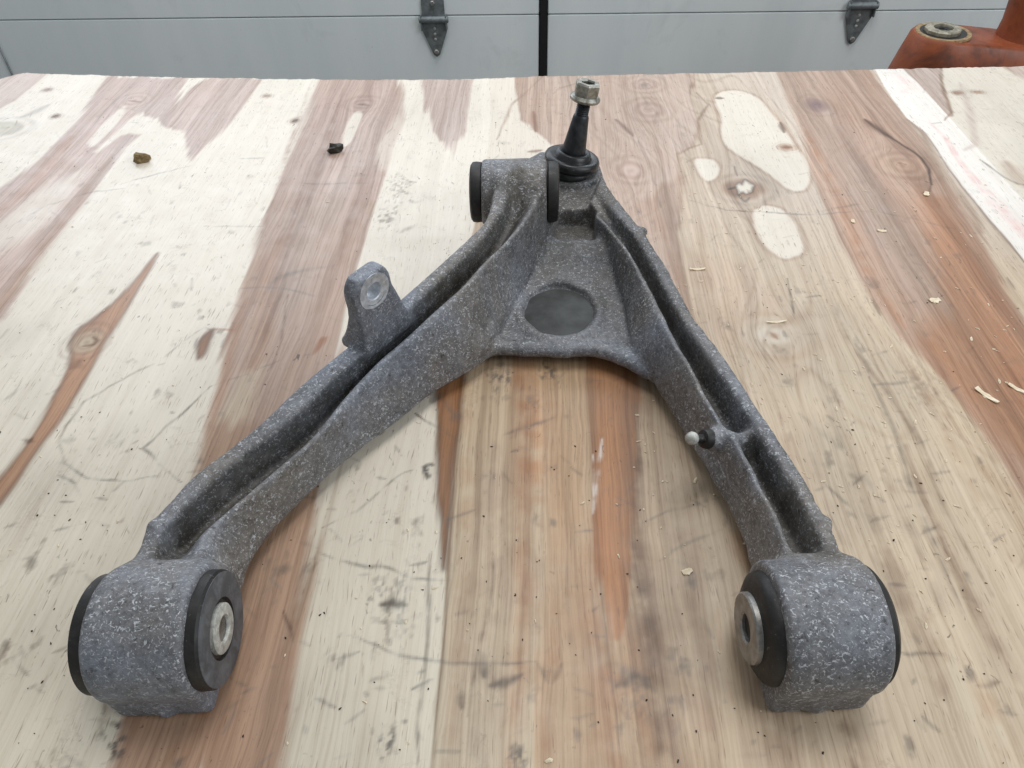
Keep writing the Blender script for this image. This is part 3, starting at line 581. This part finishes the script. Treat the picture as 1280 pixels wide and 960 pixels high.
LEFT = [ # outer edge, rail inner edge, inner crest, inner foot, z rail, z crest, z floor, z foot
 ((152, 722), (190, 722), (232, 726), (300, 726), .052, .052, .052, .018),
 ((162, 699), (196, 702), (238, 708), (303, 712), .052, .051, .050, .017),
 ((174, 678), (200, 684), (243, 690), (309, 700), .050, .049, .042, .016),
 ((185, 654), (205, 668), (250, 668), (322, 680), .050, .048, .034, .015),
 ((212, 624), (228, 640), (280, 640), (348, 650), .050, .048, .032, .014),
 ((239, 595), (257, 612), (323, 604), (386, 614), .050, .048, .032, .013),
 ((277, 565), (297, 578), (358, 574), (420, 583), .051, .049, .033, .013),
 ((323, 529), (342, 545), (397, 538), (460, 551), .053, .050, .034, .013),
 ((364, 490), (384, 510), (433, 492), (500, 521), .055, .052, .036, .013),
 ((402, 457), (427, 468), (472, 450), (542, 486), .057, .055, .039, .014),
 ((450, 418), (476, 425), (510, 417), (590, 453), .060, .058, .042, .018),
 ((497, 375), (514, 388), (545, 385), (616, 424), .064, .062, .046, .024),
 ((530, 346), (549, 353), (580, 354), (637, 385), .068, .066, .050, .026),
 ((560, 319), (580, 325), (605, 325), (654, 355), .072, .070, .055, .027),
 ((585, 296), (604, 300), (632, 298), (672, 330), .076, .075, .060, .029),
 ((604, 276), (625, 273), (655, 273), (689, 304), .080, .080, .068, .033),
 ((612, 258), (637, 252), (668, 252), (694, 280), .084, .084, .075, .040),
 ((616, 240), (640, 236), (674, 235), (697, 262), .087, .087, .083, .046),
 ((620, 226), (645, 222), (678, 222), (697, 250), .088, .088, .087, .050)]
RIGHT = [
 ((752, 215), (742, 240), (733, 255), (730, 297), .056, .056, .054, .036),
 ((770, 246), (757, 256), (745, 266), (746, 303), .056, .056, .050, .034),
 ((788, 267), (774, 276), (761, 280), (759, 318), .055, .055, .044, .031),
 ((811, 297), (796, 304), (782, 305), (773, 350), .053, .053, .039, .028),
 ((832, 330), (817, 340), (802, 340), (783, 385), .052, .052, .037, .026),
 ((852, 365), (837, 377), (820, 372), (786, 415), .051, .051, .035, .023),
 ((872, 400), (857, 412), (837, 408), (796, 448), .050, .050, .034, .018),
 ((900, 437), (884, 451), (857, 443), (816, 474), .049, .049, .032, .014),
 ((920, 464), (905, 478), (877, 481), (831, 498), .048, .048, .031, .013),
 ((945, 502), (930, 516), (902, 524), (849, 530), .048, .048, .031, .012),
 ((957, 522), (941, 536), (914, 540), (861, 549), .048, .048, .044, .012),
 ((970, 542), (953, 556), (928, 560), (875, 570), .048, .047, .033, .012),
 ((990, 572), (973, 588), (945, 590), (893, 602), .048, .047, .029, .012),
 ((1010, 602), (993, 618), (960, 620), (910, 632), .048, .047, .028, .012),
 ((1028, 638), (1010, 650), (975, 650), (923, 658), .048, .048, .028, .013),
 ((1041, 664), (1022, 676), (984, 678), (935, 686), .050, .049, .034, .014),
 ((1052, 690), (1030, 694), (990, 696), (944, 712), .051, .050, .050, .015),
 ((1058, 702), (1036, 708), (996, 710), (948, 724), .051, .050, .051, .015)]
arm_section(LEFT, 0.09, 0.42, 0.5, 0.36); arm_section(RIGHT, 0.12, 0.55, 0.5, 0.30)
# web plate between the two arms: (pixel outline, height) fans
def plate(pts, z, hm=None):
    hm = hmap if hm is None else hm
    Q = np.array([unz(a, b, z)[:2] for a, b in pts]); gx_, gy_ = np.meshgrid(gxv, gyv, indexing='ij')
    sd = poly_sd(gx_.ravel(), gy_.ravel(), Q).reshape(gx_.shape); return sd, Q
def put(pts, z):
    sd, _ = plate(pts, z); hmap[sd > 0] = np.maximum(hmap[sd > 0], z)
put([(575, 459), (595, 446), (620, 439), (650, 440), (700, 442), (740, 441), (764, 447), (790, 459), (812, 472), (800, 420), (775, 350), (750, 300), (692, 300), (665, 345), (635, 385), (600, 430)], .0150)
sdl, _ = plate([(575, 459), (595, 446), (620, 439), (650, 440), (700, 442), (740, 441), (764, 447), (790, 459), (812, 472), (800, 430), (770, 410), (735, 412), (700, 414), (665, 412), (640, 400), (628, 392), (605, 415)], .0150)
hmap[sdl > 0] = np.maximum(hmap[sdl > 0], 0.0150+0.0045*np.sqrt(np.clip(sdl[sdl > 0]/0.007, 0, 1))*np.clip(1.9-sdl[sdl > 0]/0.009, 0.45, 1))
sdw, _ = plate([(630, 400), (665, 345), (692, 300), (750, 300), (775, 350), (805, 425), (735, 420), (665, 420)], .0185); hmap[sdw > 0] = np.maximum(hmap[sdw > 0], .0185)
# rising slope from the web to the cross bar under the ball joint
for (y0, z0), (y1, z1) in zip([(375, .0185), (350, .0225), (330, .0285), (314, .0350), (301, .0400)], [(350, .0225), (330, .0285), (314, .0350), (301, .0400), (295, .0395)]):
    a, b = unz(655, y0, z0), unz(790, y0, z0); c2, d2 = unz(660, y1, z1), unz(775, y1, z1)
    raster(a, b, c2, hmap); raster(b, d2, c2, hmap)
put([(690, 299), (690, 262), (750, 262), (750, 299)], .030)                                   # pocket floor
put([(690, 263), (745, 263), (757, 262), (765, 245), (746, 200), (677, 187), (657, 198), (655, 230)], .046)   # ball joint housing plate
sdp, _ = plate([(697, 296), (697, 269), (733, 267), (744, 274), (744, 296)], .041)              # keep the pocket open
hmap[sdp > 0] = np.minimum(hmap[sdp > 0], .029)
q = unz(733, 279, .03); r2 = np.hypot(gxv[:, None]-q[0], gyv[None]-q[1]); m = r2 < .006; hmap[m] = np.maximum(hmap[m], .035)
# round recess in the web
qh = unz(699, 387, .0185); rr = np.hypot((gxv[:, None]-qh[0])/1.0, (gyv[None]-qh[1])/1.10)
rim = (rr < .036) & (hmap > 0); hmap[rim & (rr > .029)] = np.maximum(hmap[rim & (rr > .029)], .0205)
m = (rr + 0.0005*np.sin(7*np.arctan2(gyv[None]-qh[1], gxv[:, None]-qh[0]))) < .0283; hmap[m] = .0148
disc_mask = m
ANG = math.radians(3.5); AX = np.array([math.cos(ANG), math.sin(ANG), 0]); AYv = np.array([-math.sin(ANG), math.cos(ANG), 0]); AZ = np.array([0, 0, 1.0])
LBC = np.array([-0.1925, 0.1625, 0.034]); RBC = np.array([0.153, 0.1725, 0.034]); SBC = np.array([-0.0195, 0.5365, 0.0700])
LBH, RBH = (-.0265, .0232), (-.0345, .0160)
def boss_blend(c, ax, h0, h1, r, k):
    ay = np.array([-ax[1], ax[0]]); X_ = gxv[:, None]-c[0]; Y_ = gyv[None]-c[1]
    t = X_*ax[0]+Y_*ax[1]; d = np.abs(X_*ay[0]+Y_*ay[1])
    hb = np.where(d < r*.97, c[2]+np.sqrt(np.maximum(r*r-d*d, 0)), c[2]+r*.243-(d-r*.97)*3.0); hb = np.where((t > h0+.001) & (t < h1-.001), hb, -1)
    h = np.clip(0.5+0.5*(hmap-hb)/k, 0, 1); sm = hb*(1-h)+hmap*h+k*h*(1-h)
    ok_ = (hmap > 0) & (hb > 0); hmap[ok_] = np.maximum(hmap, sm)[ok_]
boss_blend(LBC, AX, *LBH, .0338, .016); boss_blend(RBC, AX, *RBH, .0338, .016); boss_blend(SBC, np.array([1.0, 0, 0]), -.0272, .0272, .0272, .017)
# heights -> occupancy
zb = 0.0085
vol = np.clip((hmap[:, :, None]-gzv[None, None])/H+0.5, 0, 1)*np.clip((gzv[None, None]-zb)/H+0.5, 0, 1)
vol = vol.astype(np.float32)
def region(c, pad):
    lo = np.maximum(np.floor((np.array(c).min(0)-pad-LO)/H).astype(int), 0); hi = np.minimum(np.ceil((np.array(c).max(0)+pad-LO)/H).astype(int)+1, N)
    sl = tuple(slice(a, b) for a, b in zip(lo, hi)); return sl, gxv[sl[0], None, None], gyv[None, sl[1], None], gzv[None, None, sl[2]]
def add_sd(sl, sd, sub=False):
    o = np.clip(-sd/H+0.5, 0, 1); vol[sl] = np.minimum(vol[sl], 1-o) if sub else np.maximum(vol[sl], o)
def cyl(c0, c1, r0, r1=None, sub=False, fn=None):
    c0, c1 = np.array(c0, float), np.array(c1, float); r1 = r0 if r1 is None else r1
    sl, x, y, z = region([c0, c1], max(r0, r1)+0.005); a = c1-c0; L = np.linalg.norm(a); a = a/L
    t = (x-c0[0])*a[0]+(y-c0[1])*a[1]+(z-c0[2])*a[2]
    rad = np.sqrt(np.maximum((x-c0[0])**2+(y-c0[1])**2+(z-c0[2])**2-t*t, 0)); R_ = r0+(r1-r0)*np.clip(t/L, 0, 1)
    add_sd(sl, np.maximum(rad-R_, np.maximum(-t, t-L)), sub)
def blk(c, ax, ay, az, half, rnd_=0.002, sub=False):
    sl, x, y, z = region([np.array(c)-np.max(half)*1.8, np.array(c)+np.max(half)*1.8], 0.004)
    d = [np.abs((x-c[0])*a[0]+(y-c[1])*a[1]+(z-c[2])*a[2])-h+rnd_ for a, h in zip((ax, ay, az), half)]
    sd = np.sqrt(sum(np.maximum(q, 0)**2 for q in d))+np.minimum(np.maximum(np.maximum(d[0], d[1]), d[2]), 0)-rnd_
    add_sd(sl, sd, sub)
def ball(c, r):
    sl, x, y, z = region([c], r+0.004); add_sd(sl, np.sqrt((x-c[0])**2+(y-c[1])**2+(z-c[2])**2)-r)
for cc, h0, h1 in ((LBC, *LBH), (RBC, *RBH)):
    cyl(cc+AX*h0, cc+AX*h1, .0338)
    blk(cc+AX*(h0+h1)/2+np.array([0, -.0012, -.0237]), AX, AYv, AZ, ((h1-h0)/2, .0302, .0103), .0008)
    ball(cc+AX*(0.001 if cc is LBC else -.008)+np.array([0, -.0295, -.0300]), .0046)
cyl(SBC-np.array([.0272, 0, 0]), SBC+np.array([.0272, 0, 0]), .0272)
blk(SBC+np.array([.004, .0, -.035]), np.array([1, 0, 0]), np.array([0, 1, 0]), AZ, (.022, .019, .026), .004)
# ball joint housing drum
BJ = unz(713, 214, .050)
cyl((BJ[0], BJ[1], zb), (BJ[0], BJ[1], .0525), .0300, .0285)
# ear with the link hole on the outer rail
e0, e1 = unz(455, 437, .058), unz(502, 400, .063); ed = np.array([e1[0]-e0[0], e1[1]-e0[1], 0]); ed /= np.linalg.norm(ed)
en0 = np.array([ed[1], -ed[0], 0]); er = RV*(468-640)/FPX - UV*(364-480)/FPX + FV; EC = CP + er*(((e0-CP)@en0)/(er@en0))
ta = math.radians(7); en = np.array([en0[0]*math.cos(ta)-en0[1]*math.sin(ta), en0[0]*math.sin(ta)+en0[1]*math.cos(ta), 0]); ed = np.array([-en[1], en[0], 0])
cyl(EC-en*.0125, EC, .0172)
for kk in range(9):                                   # flares towards the rail
    zz = EC[2]-.004-kk*.0050; wd = .0172+.0005*kk+.00005*kk*kk; th_ = .0062+.00012*kk*kk
    blk((EC[0]-en[0]*th_+en[0]*.0003*kk+ed[0]*.0007*kk, EC[1]-en[1]*th_+en[1]*.0003*kk+ed[1]*.0007*kk, zz), en, ed, AZ, (th_, wd, .0042), .0015)
cyl(EC-en*.02, EC+en*.01, .0070, None, True)
# rib nub on the outer right rail, boss of the ball pin
nb_ = unz(803, 290, .049); ball(nb_, .0050)
PB = unz(890, 549, .038); PT = unz(865, 548, .043)
cyl(PB+(PB-PT)*.3, PB*.62+PT*.38, .0085, .0060)
nb2 = unz(1030, 655, .046); ball(nb2, .0048); nb3 = unz(193, 660, .047); ball(nb3, .0050)
# fillet everything the way sand casting does: blur the solid, take the half level
g = np.exp(-0.5*(np.arange(-5, 6)/1.55)**2); g = (g/g.sum()).astype(np.float32)
for ax_ in range(3):
    acc = np.zeros_like(vol); pad = [(0, 0)]*3; pad[ax_] = (5, 5); vp = np.pad(vol, pad)
    for k in range(11):
        s_ = [slice(None)]*3; s_[ax_] = slice(k, k+vol.shape[ax_]); acc += g[k]*vp[tuple(s_)]
    vol = acc
del vp, acc
vol[0], vol[-1], vol[:, 0], vol[:, -1], vol[:, :, 0], vol[:, :, -1] = 0, 0, 0, 0, 0, 0
def surface_nets(vol):
    ins = vol > 0.5
    cnt = np.zeros([s-1 for s in vol.shape], np.uint8); offs = [(i, j, k) for i in (0, 1) for j in (0, 1) for k in (0, 1)]
    def sh(a, o): return a[o[0]:a.shape[0]-1+o[0], o[1]:a.shape[1]-1+o[1], o[2]:a.shape[2]-1+o[2]]
    for o in offs: cnt += sh(ins, o)
    cells = np.argwhere((cnt > 0) & (cnt < 8)); n = len(cells)
    vals = {o: vol[cells[:, 0]+o[0], cells[:, 1]+o[1], cells[:, 2]+o[2]] for o in offs}
    acc = np.zeros((n, 3)); num = np.zeros(n)
    for a in offs:
        for ax in range(3):
            if a[ax] == 0:
                b = list(a); b[ax] = 1; b = tuple(b); va, vb = vals[a], vals[b]; m = (va > .5) != (vb > .5)
                t = np.where(m, (0.5-va)/np.where(m, vb-va, 1), 0); p = np.tile(np.array(a, float), (n, 1)); p[:, ax] = t
                acc[m] += p[m]; num += m
    pos = cells + acc/num[:, None]
    imap = np.full(cnt.shape, -1, np.int32); imap[tuple(cells.T)] = np.arange(n); quads = []
    for ax in range(3):
        a = [slice(None)]*3; b = [slice(None)]*3; a[ax] = slice(0, -1); b[ax] = slice(1, None)
        e = np.argwhere(ins[tuple(a)] != ins[tuple(b)]); s = ins[tuple(e.T)]
        u, w = [(1, 2), (2, 0), (0, 1)][ax]; du = np.zeros(3, int); dw = np.zeros(3, int); du[u] = 1; dw[w] = 1
        q = np.stack([imap[tuple((e-du-dw).T)], imap[tuple((e-dw).T)], imap[tuple(e.T)], imap[tuple((e-du).T)]], 1)
        q[~s] = q[~s][:, ::-1]; quads.append(q)
    return pos, np.concatenate(quads)
pos, qd = surface_nets(vol); co = LO + pos*H
ok = (qd >= 0).all(1); qd = qd[ok]
# sand-cast lumpiness
lump = 0.0007*fbm(co[:, 0]*70+co[:, 2]*40, co[:, 1]*70-co[:, 2]*40, 91)*2
co = co + np.stack([lump, lump*0.6, lump], 1)
me = bpy.data.meshes.new("casting"); me.vertices.add(len(co)); me.vertices.foreach_set("co", co.astype(np.float32).ravel())
me.loops.add(len(qd)*4); me.polygons.add(len(qd)); me.loops.foreach_set("vertex_index", qd.astype(np.int32).ravel())
me.polygons.foreach_set("loop_start", (np.arange(len(qd))*4).astype(np.int32)); me.update(calc_edges=True); me.validate()
# grime caked along the channels and round the ball joint end (dirt with its own ragged outline)
gr = np.zeros(len(co))
for L, wd, am in ((chan[0], .010, 1.0), (chan[1], .0055, .9), (chan[2], .008, .85), (chan[3], .0055, .8)):
    for p in L[20::2]: gr = np.maximum(gr, am*np.clip(1.6-np.hypot(co[:, 0]-p[0], co[:, 1]-p[1])/wd - np.abs(co[:, 2]-p[2])/.016, 0, 1))
gr = np.maximum(gr, 0.55*np.clip((co[:, 1]-0.39)/0.10, 0, 1)*np.clip((co[:, 0]+0.02)/.03, 0, 1))
gr = np.clip(gr*(0.75+1.2*fbm(co[:, 0]*120, co[:, 1]*120, 95)), 0, 1)
at = me.attributes.new("grime", 'FLOAT', 'POINT'); at.data.foreach_set("value", gr.astype(np.float32))
rel(link("casting", me, M_CAST), arm)
def P(name, me, mat, parent=None, ang=40): o = rel(link(name, me, mat), arm) if parent is None else link(name, me, mat, parent); sharp(o, ang); return o
def sub(o, par): o.parent = par; return o
# recessed dark disc in the web
P("recess_disc", lathe("recess_disc", (qh[0], qh[1], .0095), (0, 0, 1), [(0, .0300), (.0066, .0300)], 48), mat_plain("smooth_dark_casting", srgb(46, 48, 48), srgb(72, 74, 74), 0.5, 60, 0.1))
# lower-left bushing: flat grey face, pale sleeve
b = P("bushing", lathe("bushing", LBC+AX*-.0345, AX, [(0, .026), (.002, .0300), (.0095, .0305), (.0095, .020), (.0545, .020), (.0545, .0303), (.0625, .0300), (.0640, .0286), (.0640, .0158), (.0625, .0150), (.0625, .0125), (.0635, .0120)], 72), M_RUB)
P("face", lathe("face", LBC+AX*.0293, AX, [(0, .0160), (.0004, .0160), (.0006, .0285), (.0004, .0290), (0, .0290)], 72, True), M_RUBG, b)
P("sleeve", lathe("sleeve", LBC+AX*.0262, AX, [(0, .0070), (0, .0132), (.0040, .0130), (.0046, .0122), (.0046, .0072), (.0040, .0068)], 48, True), M_PALE, b)
P("bolt_core", lathe("bolt_core", LBC+AX*.024, AX, [(0, .0071), (.0050, .0071)], 32), M_SLEEVE, b)
# lower-right bushing: bulging rubber, protruding steel sleeve
b = P("bushing", lathe("bushing", RBC+AX*-.0425, AX, [(0, .012), (.001, .0195), (.0022, .0240), (.0042, .0272), (.0065, .0284), (.0090, .0286), (.0090, .020), (.057, .020), (.0575, .0300), (.0610, .0300), (.0630, .0275)], 72), M_RUB)
sl_ = P("sleeve", lathe("sleeve", RBC+AX*-.0450, AX, [(.012, .0072), (.001, .0072), (0, .0082), (0, .0172), (.0008, .0180), (.0060, .0180), (.0064, .0120), (.012, .0120)], 56, True), M_SLEEVE, b)
P("bore", lathe("bore", RBC+AX*-.0400, AX, [(0, .0074), (.012, .0074)], 32), M_SLEEVE, b)
# upper bushing below the ball joint
b = P("bushing", lathe("bushing", SBC-np.array([.0365, 0, 0]), (1, 0, 0), [(0, .0225), (.0015, .0245), (.0045, .0250), (.0090, .0245), (.0095, .018), (.0645, .018), (.0648, .0250), (.0695, .0250), (.0725, .0240), (.0735, .0220)], 64), M_RUB)
for s_ in (-1, 1): P("sleeve", lathe("sleeve", SBC+np.array([s_*.0365, 0, 0]), (s_, 0, 0), [(0, .0125), (.0008, .0120), (.0008, .0068), (0, .0066)], 40, True), M_SLEEVE, b)
# link hole liner
P("link_hole_liner", lathe("link_hole_liner", EC-en*.013, en, [(0, .0062), (0, .0078), (.0125, .0078), (.0126, .0128), (.0134, .0130), (.0135, .0108), (.0131, .0102), (.0131, .0066), (.0125, .0060)], 48, True), M_RING)
# ball joint: boot, tapered stud, flange nut
B0 = unz(713, 208, .056); B1 = unz(734.5, 108, .128); JA = (B1-B0); JL = np.linalg.norm(JA); JA /= JL
boot = P("ball_joint_boot", lathe("ball_joint_boot", B0-JA*.006, JA, [(0, .0215), (.002, .0228), (.005, .0222), (.0065, .0212), (.0085, .0238), (.0105, .0256), (.0135, .0258), (.0160, .0246), (.0172, .0222), (.0165, .0195), (.0160, .0178), (.0178, .0168), (.0205, .0158), (.0218, .0140), (.0212, .0122), (.0200, .0108)], 72), M_BOOT, None, 70)
stud_l = JL-.010
thr = []
for k in range(9): thr += [(stud_l-.014+k*.0016, .0052), (stud_l-.0132+k*.0016, .0060)]
stud = P("ball_joint_stud", lathe("ball_joint_stud", B0, JA, [(.008, .0112), (.016, .0108), (.020, .0104), (stud_l-.0165, .0070), (stud_l-.0150, .0064)] + thr + [(stud_l+.004, .0056)], 40), M_STUD)
nut = P("flange_nut", lathe("flange_nut", B0+JA*(stud_l-.0015), JA, [(0, .0070), (0, .0128), (.0008, .0134), (.0022, .0134), (.0046, .0112), (.0048, .0070)], 40, True), M_NUT)
hx = lathe("hexagon", B0+JA*(stud_l+.0025), JA, [(0, .0062), (0, .0112), (.0098, .0113), (.0112, .0100), (.0112, .0068), (.0100, .0060)], 6, True)
P("hexagon", hx, M_NUT, nut, 20)
thr2 = []
for k in range(7): thr2 += [(k*.0015, .0060), (k*.0015+.0007, .0066)]
P("nut_thread", lathe("nut_thread", B0+JA*(stud_l+.0028), JA, thr2+[(.0108, .0070), (.0108, .0074), (0, .0074)], 32, True), mat_steel("brassy_thread", srgb(96, 88, 62), srgb(140, 130, 96), 0.4, 0.8), nut)
P("stud_tip", lathe("stud_tip", B0+JA*(stud_l+.0030), JA, [(0, .0058), (.0036, .0056), (.0042, .0040)], 24), M_STUD, nut)
# small ball pin on the inner rail
ax_ = (PT-PB)/np.linalg.norm(PT-PB); Lp = np.linalg.norm(PT-PB)
pin = P("ball_pin", lathe("ball_pin", PB, ax_, [(0, .0066), (Lp*.36, .0062), (Lp*.46, .0056), (Lp*.50, .0030), (Lp-.002, .0025)], 24), M_RUB)
th = np.linspace(0.02, math.pi-0.02, 14)
P("ball_head", lathe("ball_head", PT, ax_, [(-.0043*math.cos(t), .0043*math.sin(t)) for t in th], 24), M_PALE, pin, 80)
#@END ARM

# ------------------------------------------------------------------ debris on the sheet
rnd = random.Random(11)
def blob(name, p, size, mat, flat=0.5, seed=0, rot=0.0, jag=0.35):
    import bmesh
    bm = bmesh.new(); bmesh.ops.create_icosphere(bm, subdivisions=2, radius=1); rr_ = random.Random(seed)
    for v in bm.verts:
        s = 1+rr_.uniform(-jag, jag); v.co = Vector((v.co.x*size[0]*s, v.co.y*size[1]*s, max(v.co.z, -0.35)*size[2]*s))
    zmin = min(v.co.z for v in bm.verts)
    bmesh.ops.rotate(bm, verts=bm.verts, cent=(0, 0, 0), matrix=Matrix.Rotation(rot, 3, 'Z'))
    for v in bm.verts: v.co.z -= zmin
    me = bpy.data.meshes.new(name); bm.to_mesh(me); bm.free(); o = link(name, me, mat, smooth=False); o.location = Vector(p); return o
p = unz(420, 190); tag(blob("leaf_fragment", (p[0], p[1], 0), (.008, .005, .007), M_LEAF, seed=3, rot=.5), "dark curled dry leaf fragment on a brown streak of the plywood", "leaf")
p = unz(178, 201); tag(blob("mud_crumb", (p[0], p[1], 0), (.009, .007, .006), M_MUD, seed=5), "tan crumb of dried mud on the pale plywood", "crumb")
def chip(x, y, L, w, rot, label, curl=0.25):
    p = unz(x, y); n = 6; v = []; f = []
    rr_ = random.Random(x*7+y)
    for i in range(n+1):
        t = i/n-0.5; z = .0008+curl*L*(t*t)*1.2; ww = w*(1-abs(t)*rr_.uniform(.4, 1.2))
        for s in (-1, 1):
            for h in (0, .0006): v.append((L*t, s*ww/2*rr_.uniform(.7, 1.2), z+h))
    for i in range(n):
        a = i*4; b = a+4; f += [(a+1, b+1, b+3, a+3), (a, a+2, b+2, b), (a, b, b+1, a+1), (a+2, a+3, b+3, b+2)]
    f += [(0, 1, 3, 2), (n*4, n*4+2, n*4+3, n*4+1)]
    zm = min(q[2] for q in v); v = [(a, b, c_-zm) for a, b, c_ in v]
    o = link("wood_chip", mesh("wood_chip", v, f), M_CHIP, smooth=False); o.location = (p[0], p[1], 0); o.rotation_euler = (0, 0, rot)
    tag(o, label, "wood chip", "loose wood chips on the plywood"); return o
for a in ((859, 715, .0065, .004, .4, "crumpled pale wood chip on tan veneer near the bushing with the protruding steel sleeve"),
          (1158, 243, .008, .006, 1.2, "pale wood chip at the foot of the oval knot with a dark crack"),
          (1168, 376, .009, .007, .2, "broad pale wood chip on the red brown band"),
          (1233, 495, .018, .005, -1.0, "long pale splinter lying on the edge of the red brown band"),
          (1272, 487, .014, .004, -.8, "narrow pale splinter on the red brown band beside a larger one"),
          (872, 337, .014, .003, .05, "thin pale splinter beside the outer rail of the arm"),
          (1102, 289, .008, .004, -.2, "small pale wood chip on the pinkish streak below the knot"),
          (1066, 277, .006, .004, 1.4, "upright pale wood flake beside a pencil line"),
          (970, 403, .017, .0022, .1, "very thin pale sliver above the round cream patch")):
    chip(*a)
def scatter(name, n, mat, smin, smax, label, cat, seed, elong):
    rr_ = random.Random(seed); v = []; f = []
    for k in range(n):
        x = rr_.uniform(0, 1280); y = rr_.uniform(105, 955)
        if name == "sawdust" and rr_.random() < .75: x = rr_.uniform(760, 1270); y = rr_.uniform(230, 700)
        p = unz(x, y); s = rr_.uniform(smin, smax)*(1.4 if rr_.random() < .1 else 1); a = rr_.uniform(0, 6.28); e = rr_.uniform(1, elong); b = len(v)
        ca, sa = math.cos(a), math.sin(a)
        for (q, r_) in ((1, 0), (.2, .9), (-.9, .5), (-.7, -.7), (.4, -.8)):
            q *= s*e*rr_.uniform(.7, 1.2); r_ *= s*rr_.uniform(.6, 1.2); v.append((p[0]+q*ca-r_*sa, p[1]+q*sa+r_*ca, .0003))
        v.append((p[0], p[1], .0003+s*.7)); f += [(b+i, b+(i+1) % 5, b+5) for i in range(5)] + [(b+4, b+3, b+2, b+1, b)]
    o = link(name, mesh(name, v, f), mat, smooth=False); tag(o, label, cat, kind="stuff")
scatter("sawdust", 260, M_CHIP, .0004, .0010, "fine pale sawdust and slivers strewn over the plywood", "sawdust", 21, 3.0)
scatter("grit", 330, M_BIT, .00022, .00062, "scattered black grit on the plywood", "grit", 22, 2.0)
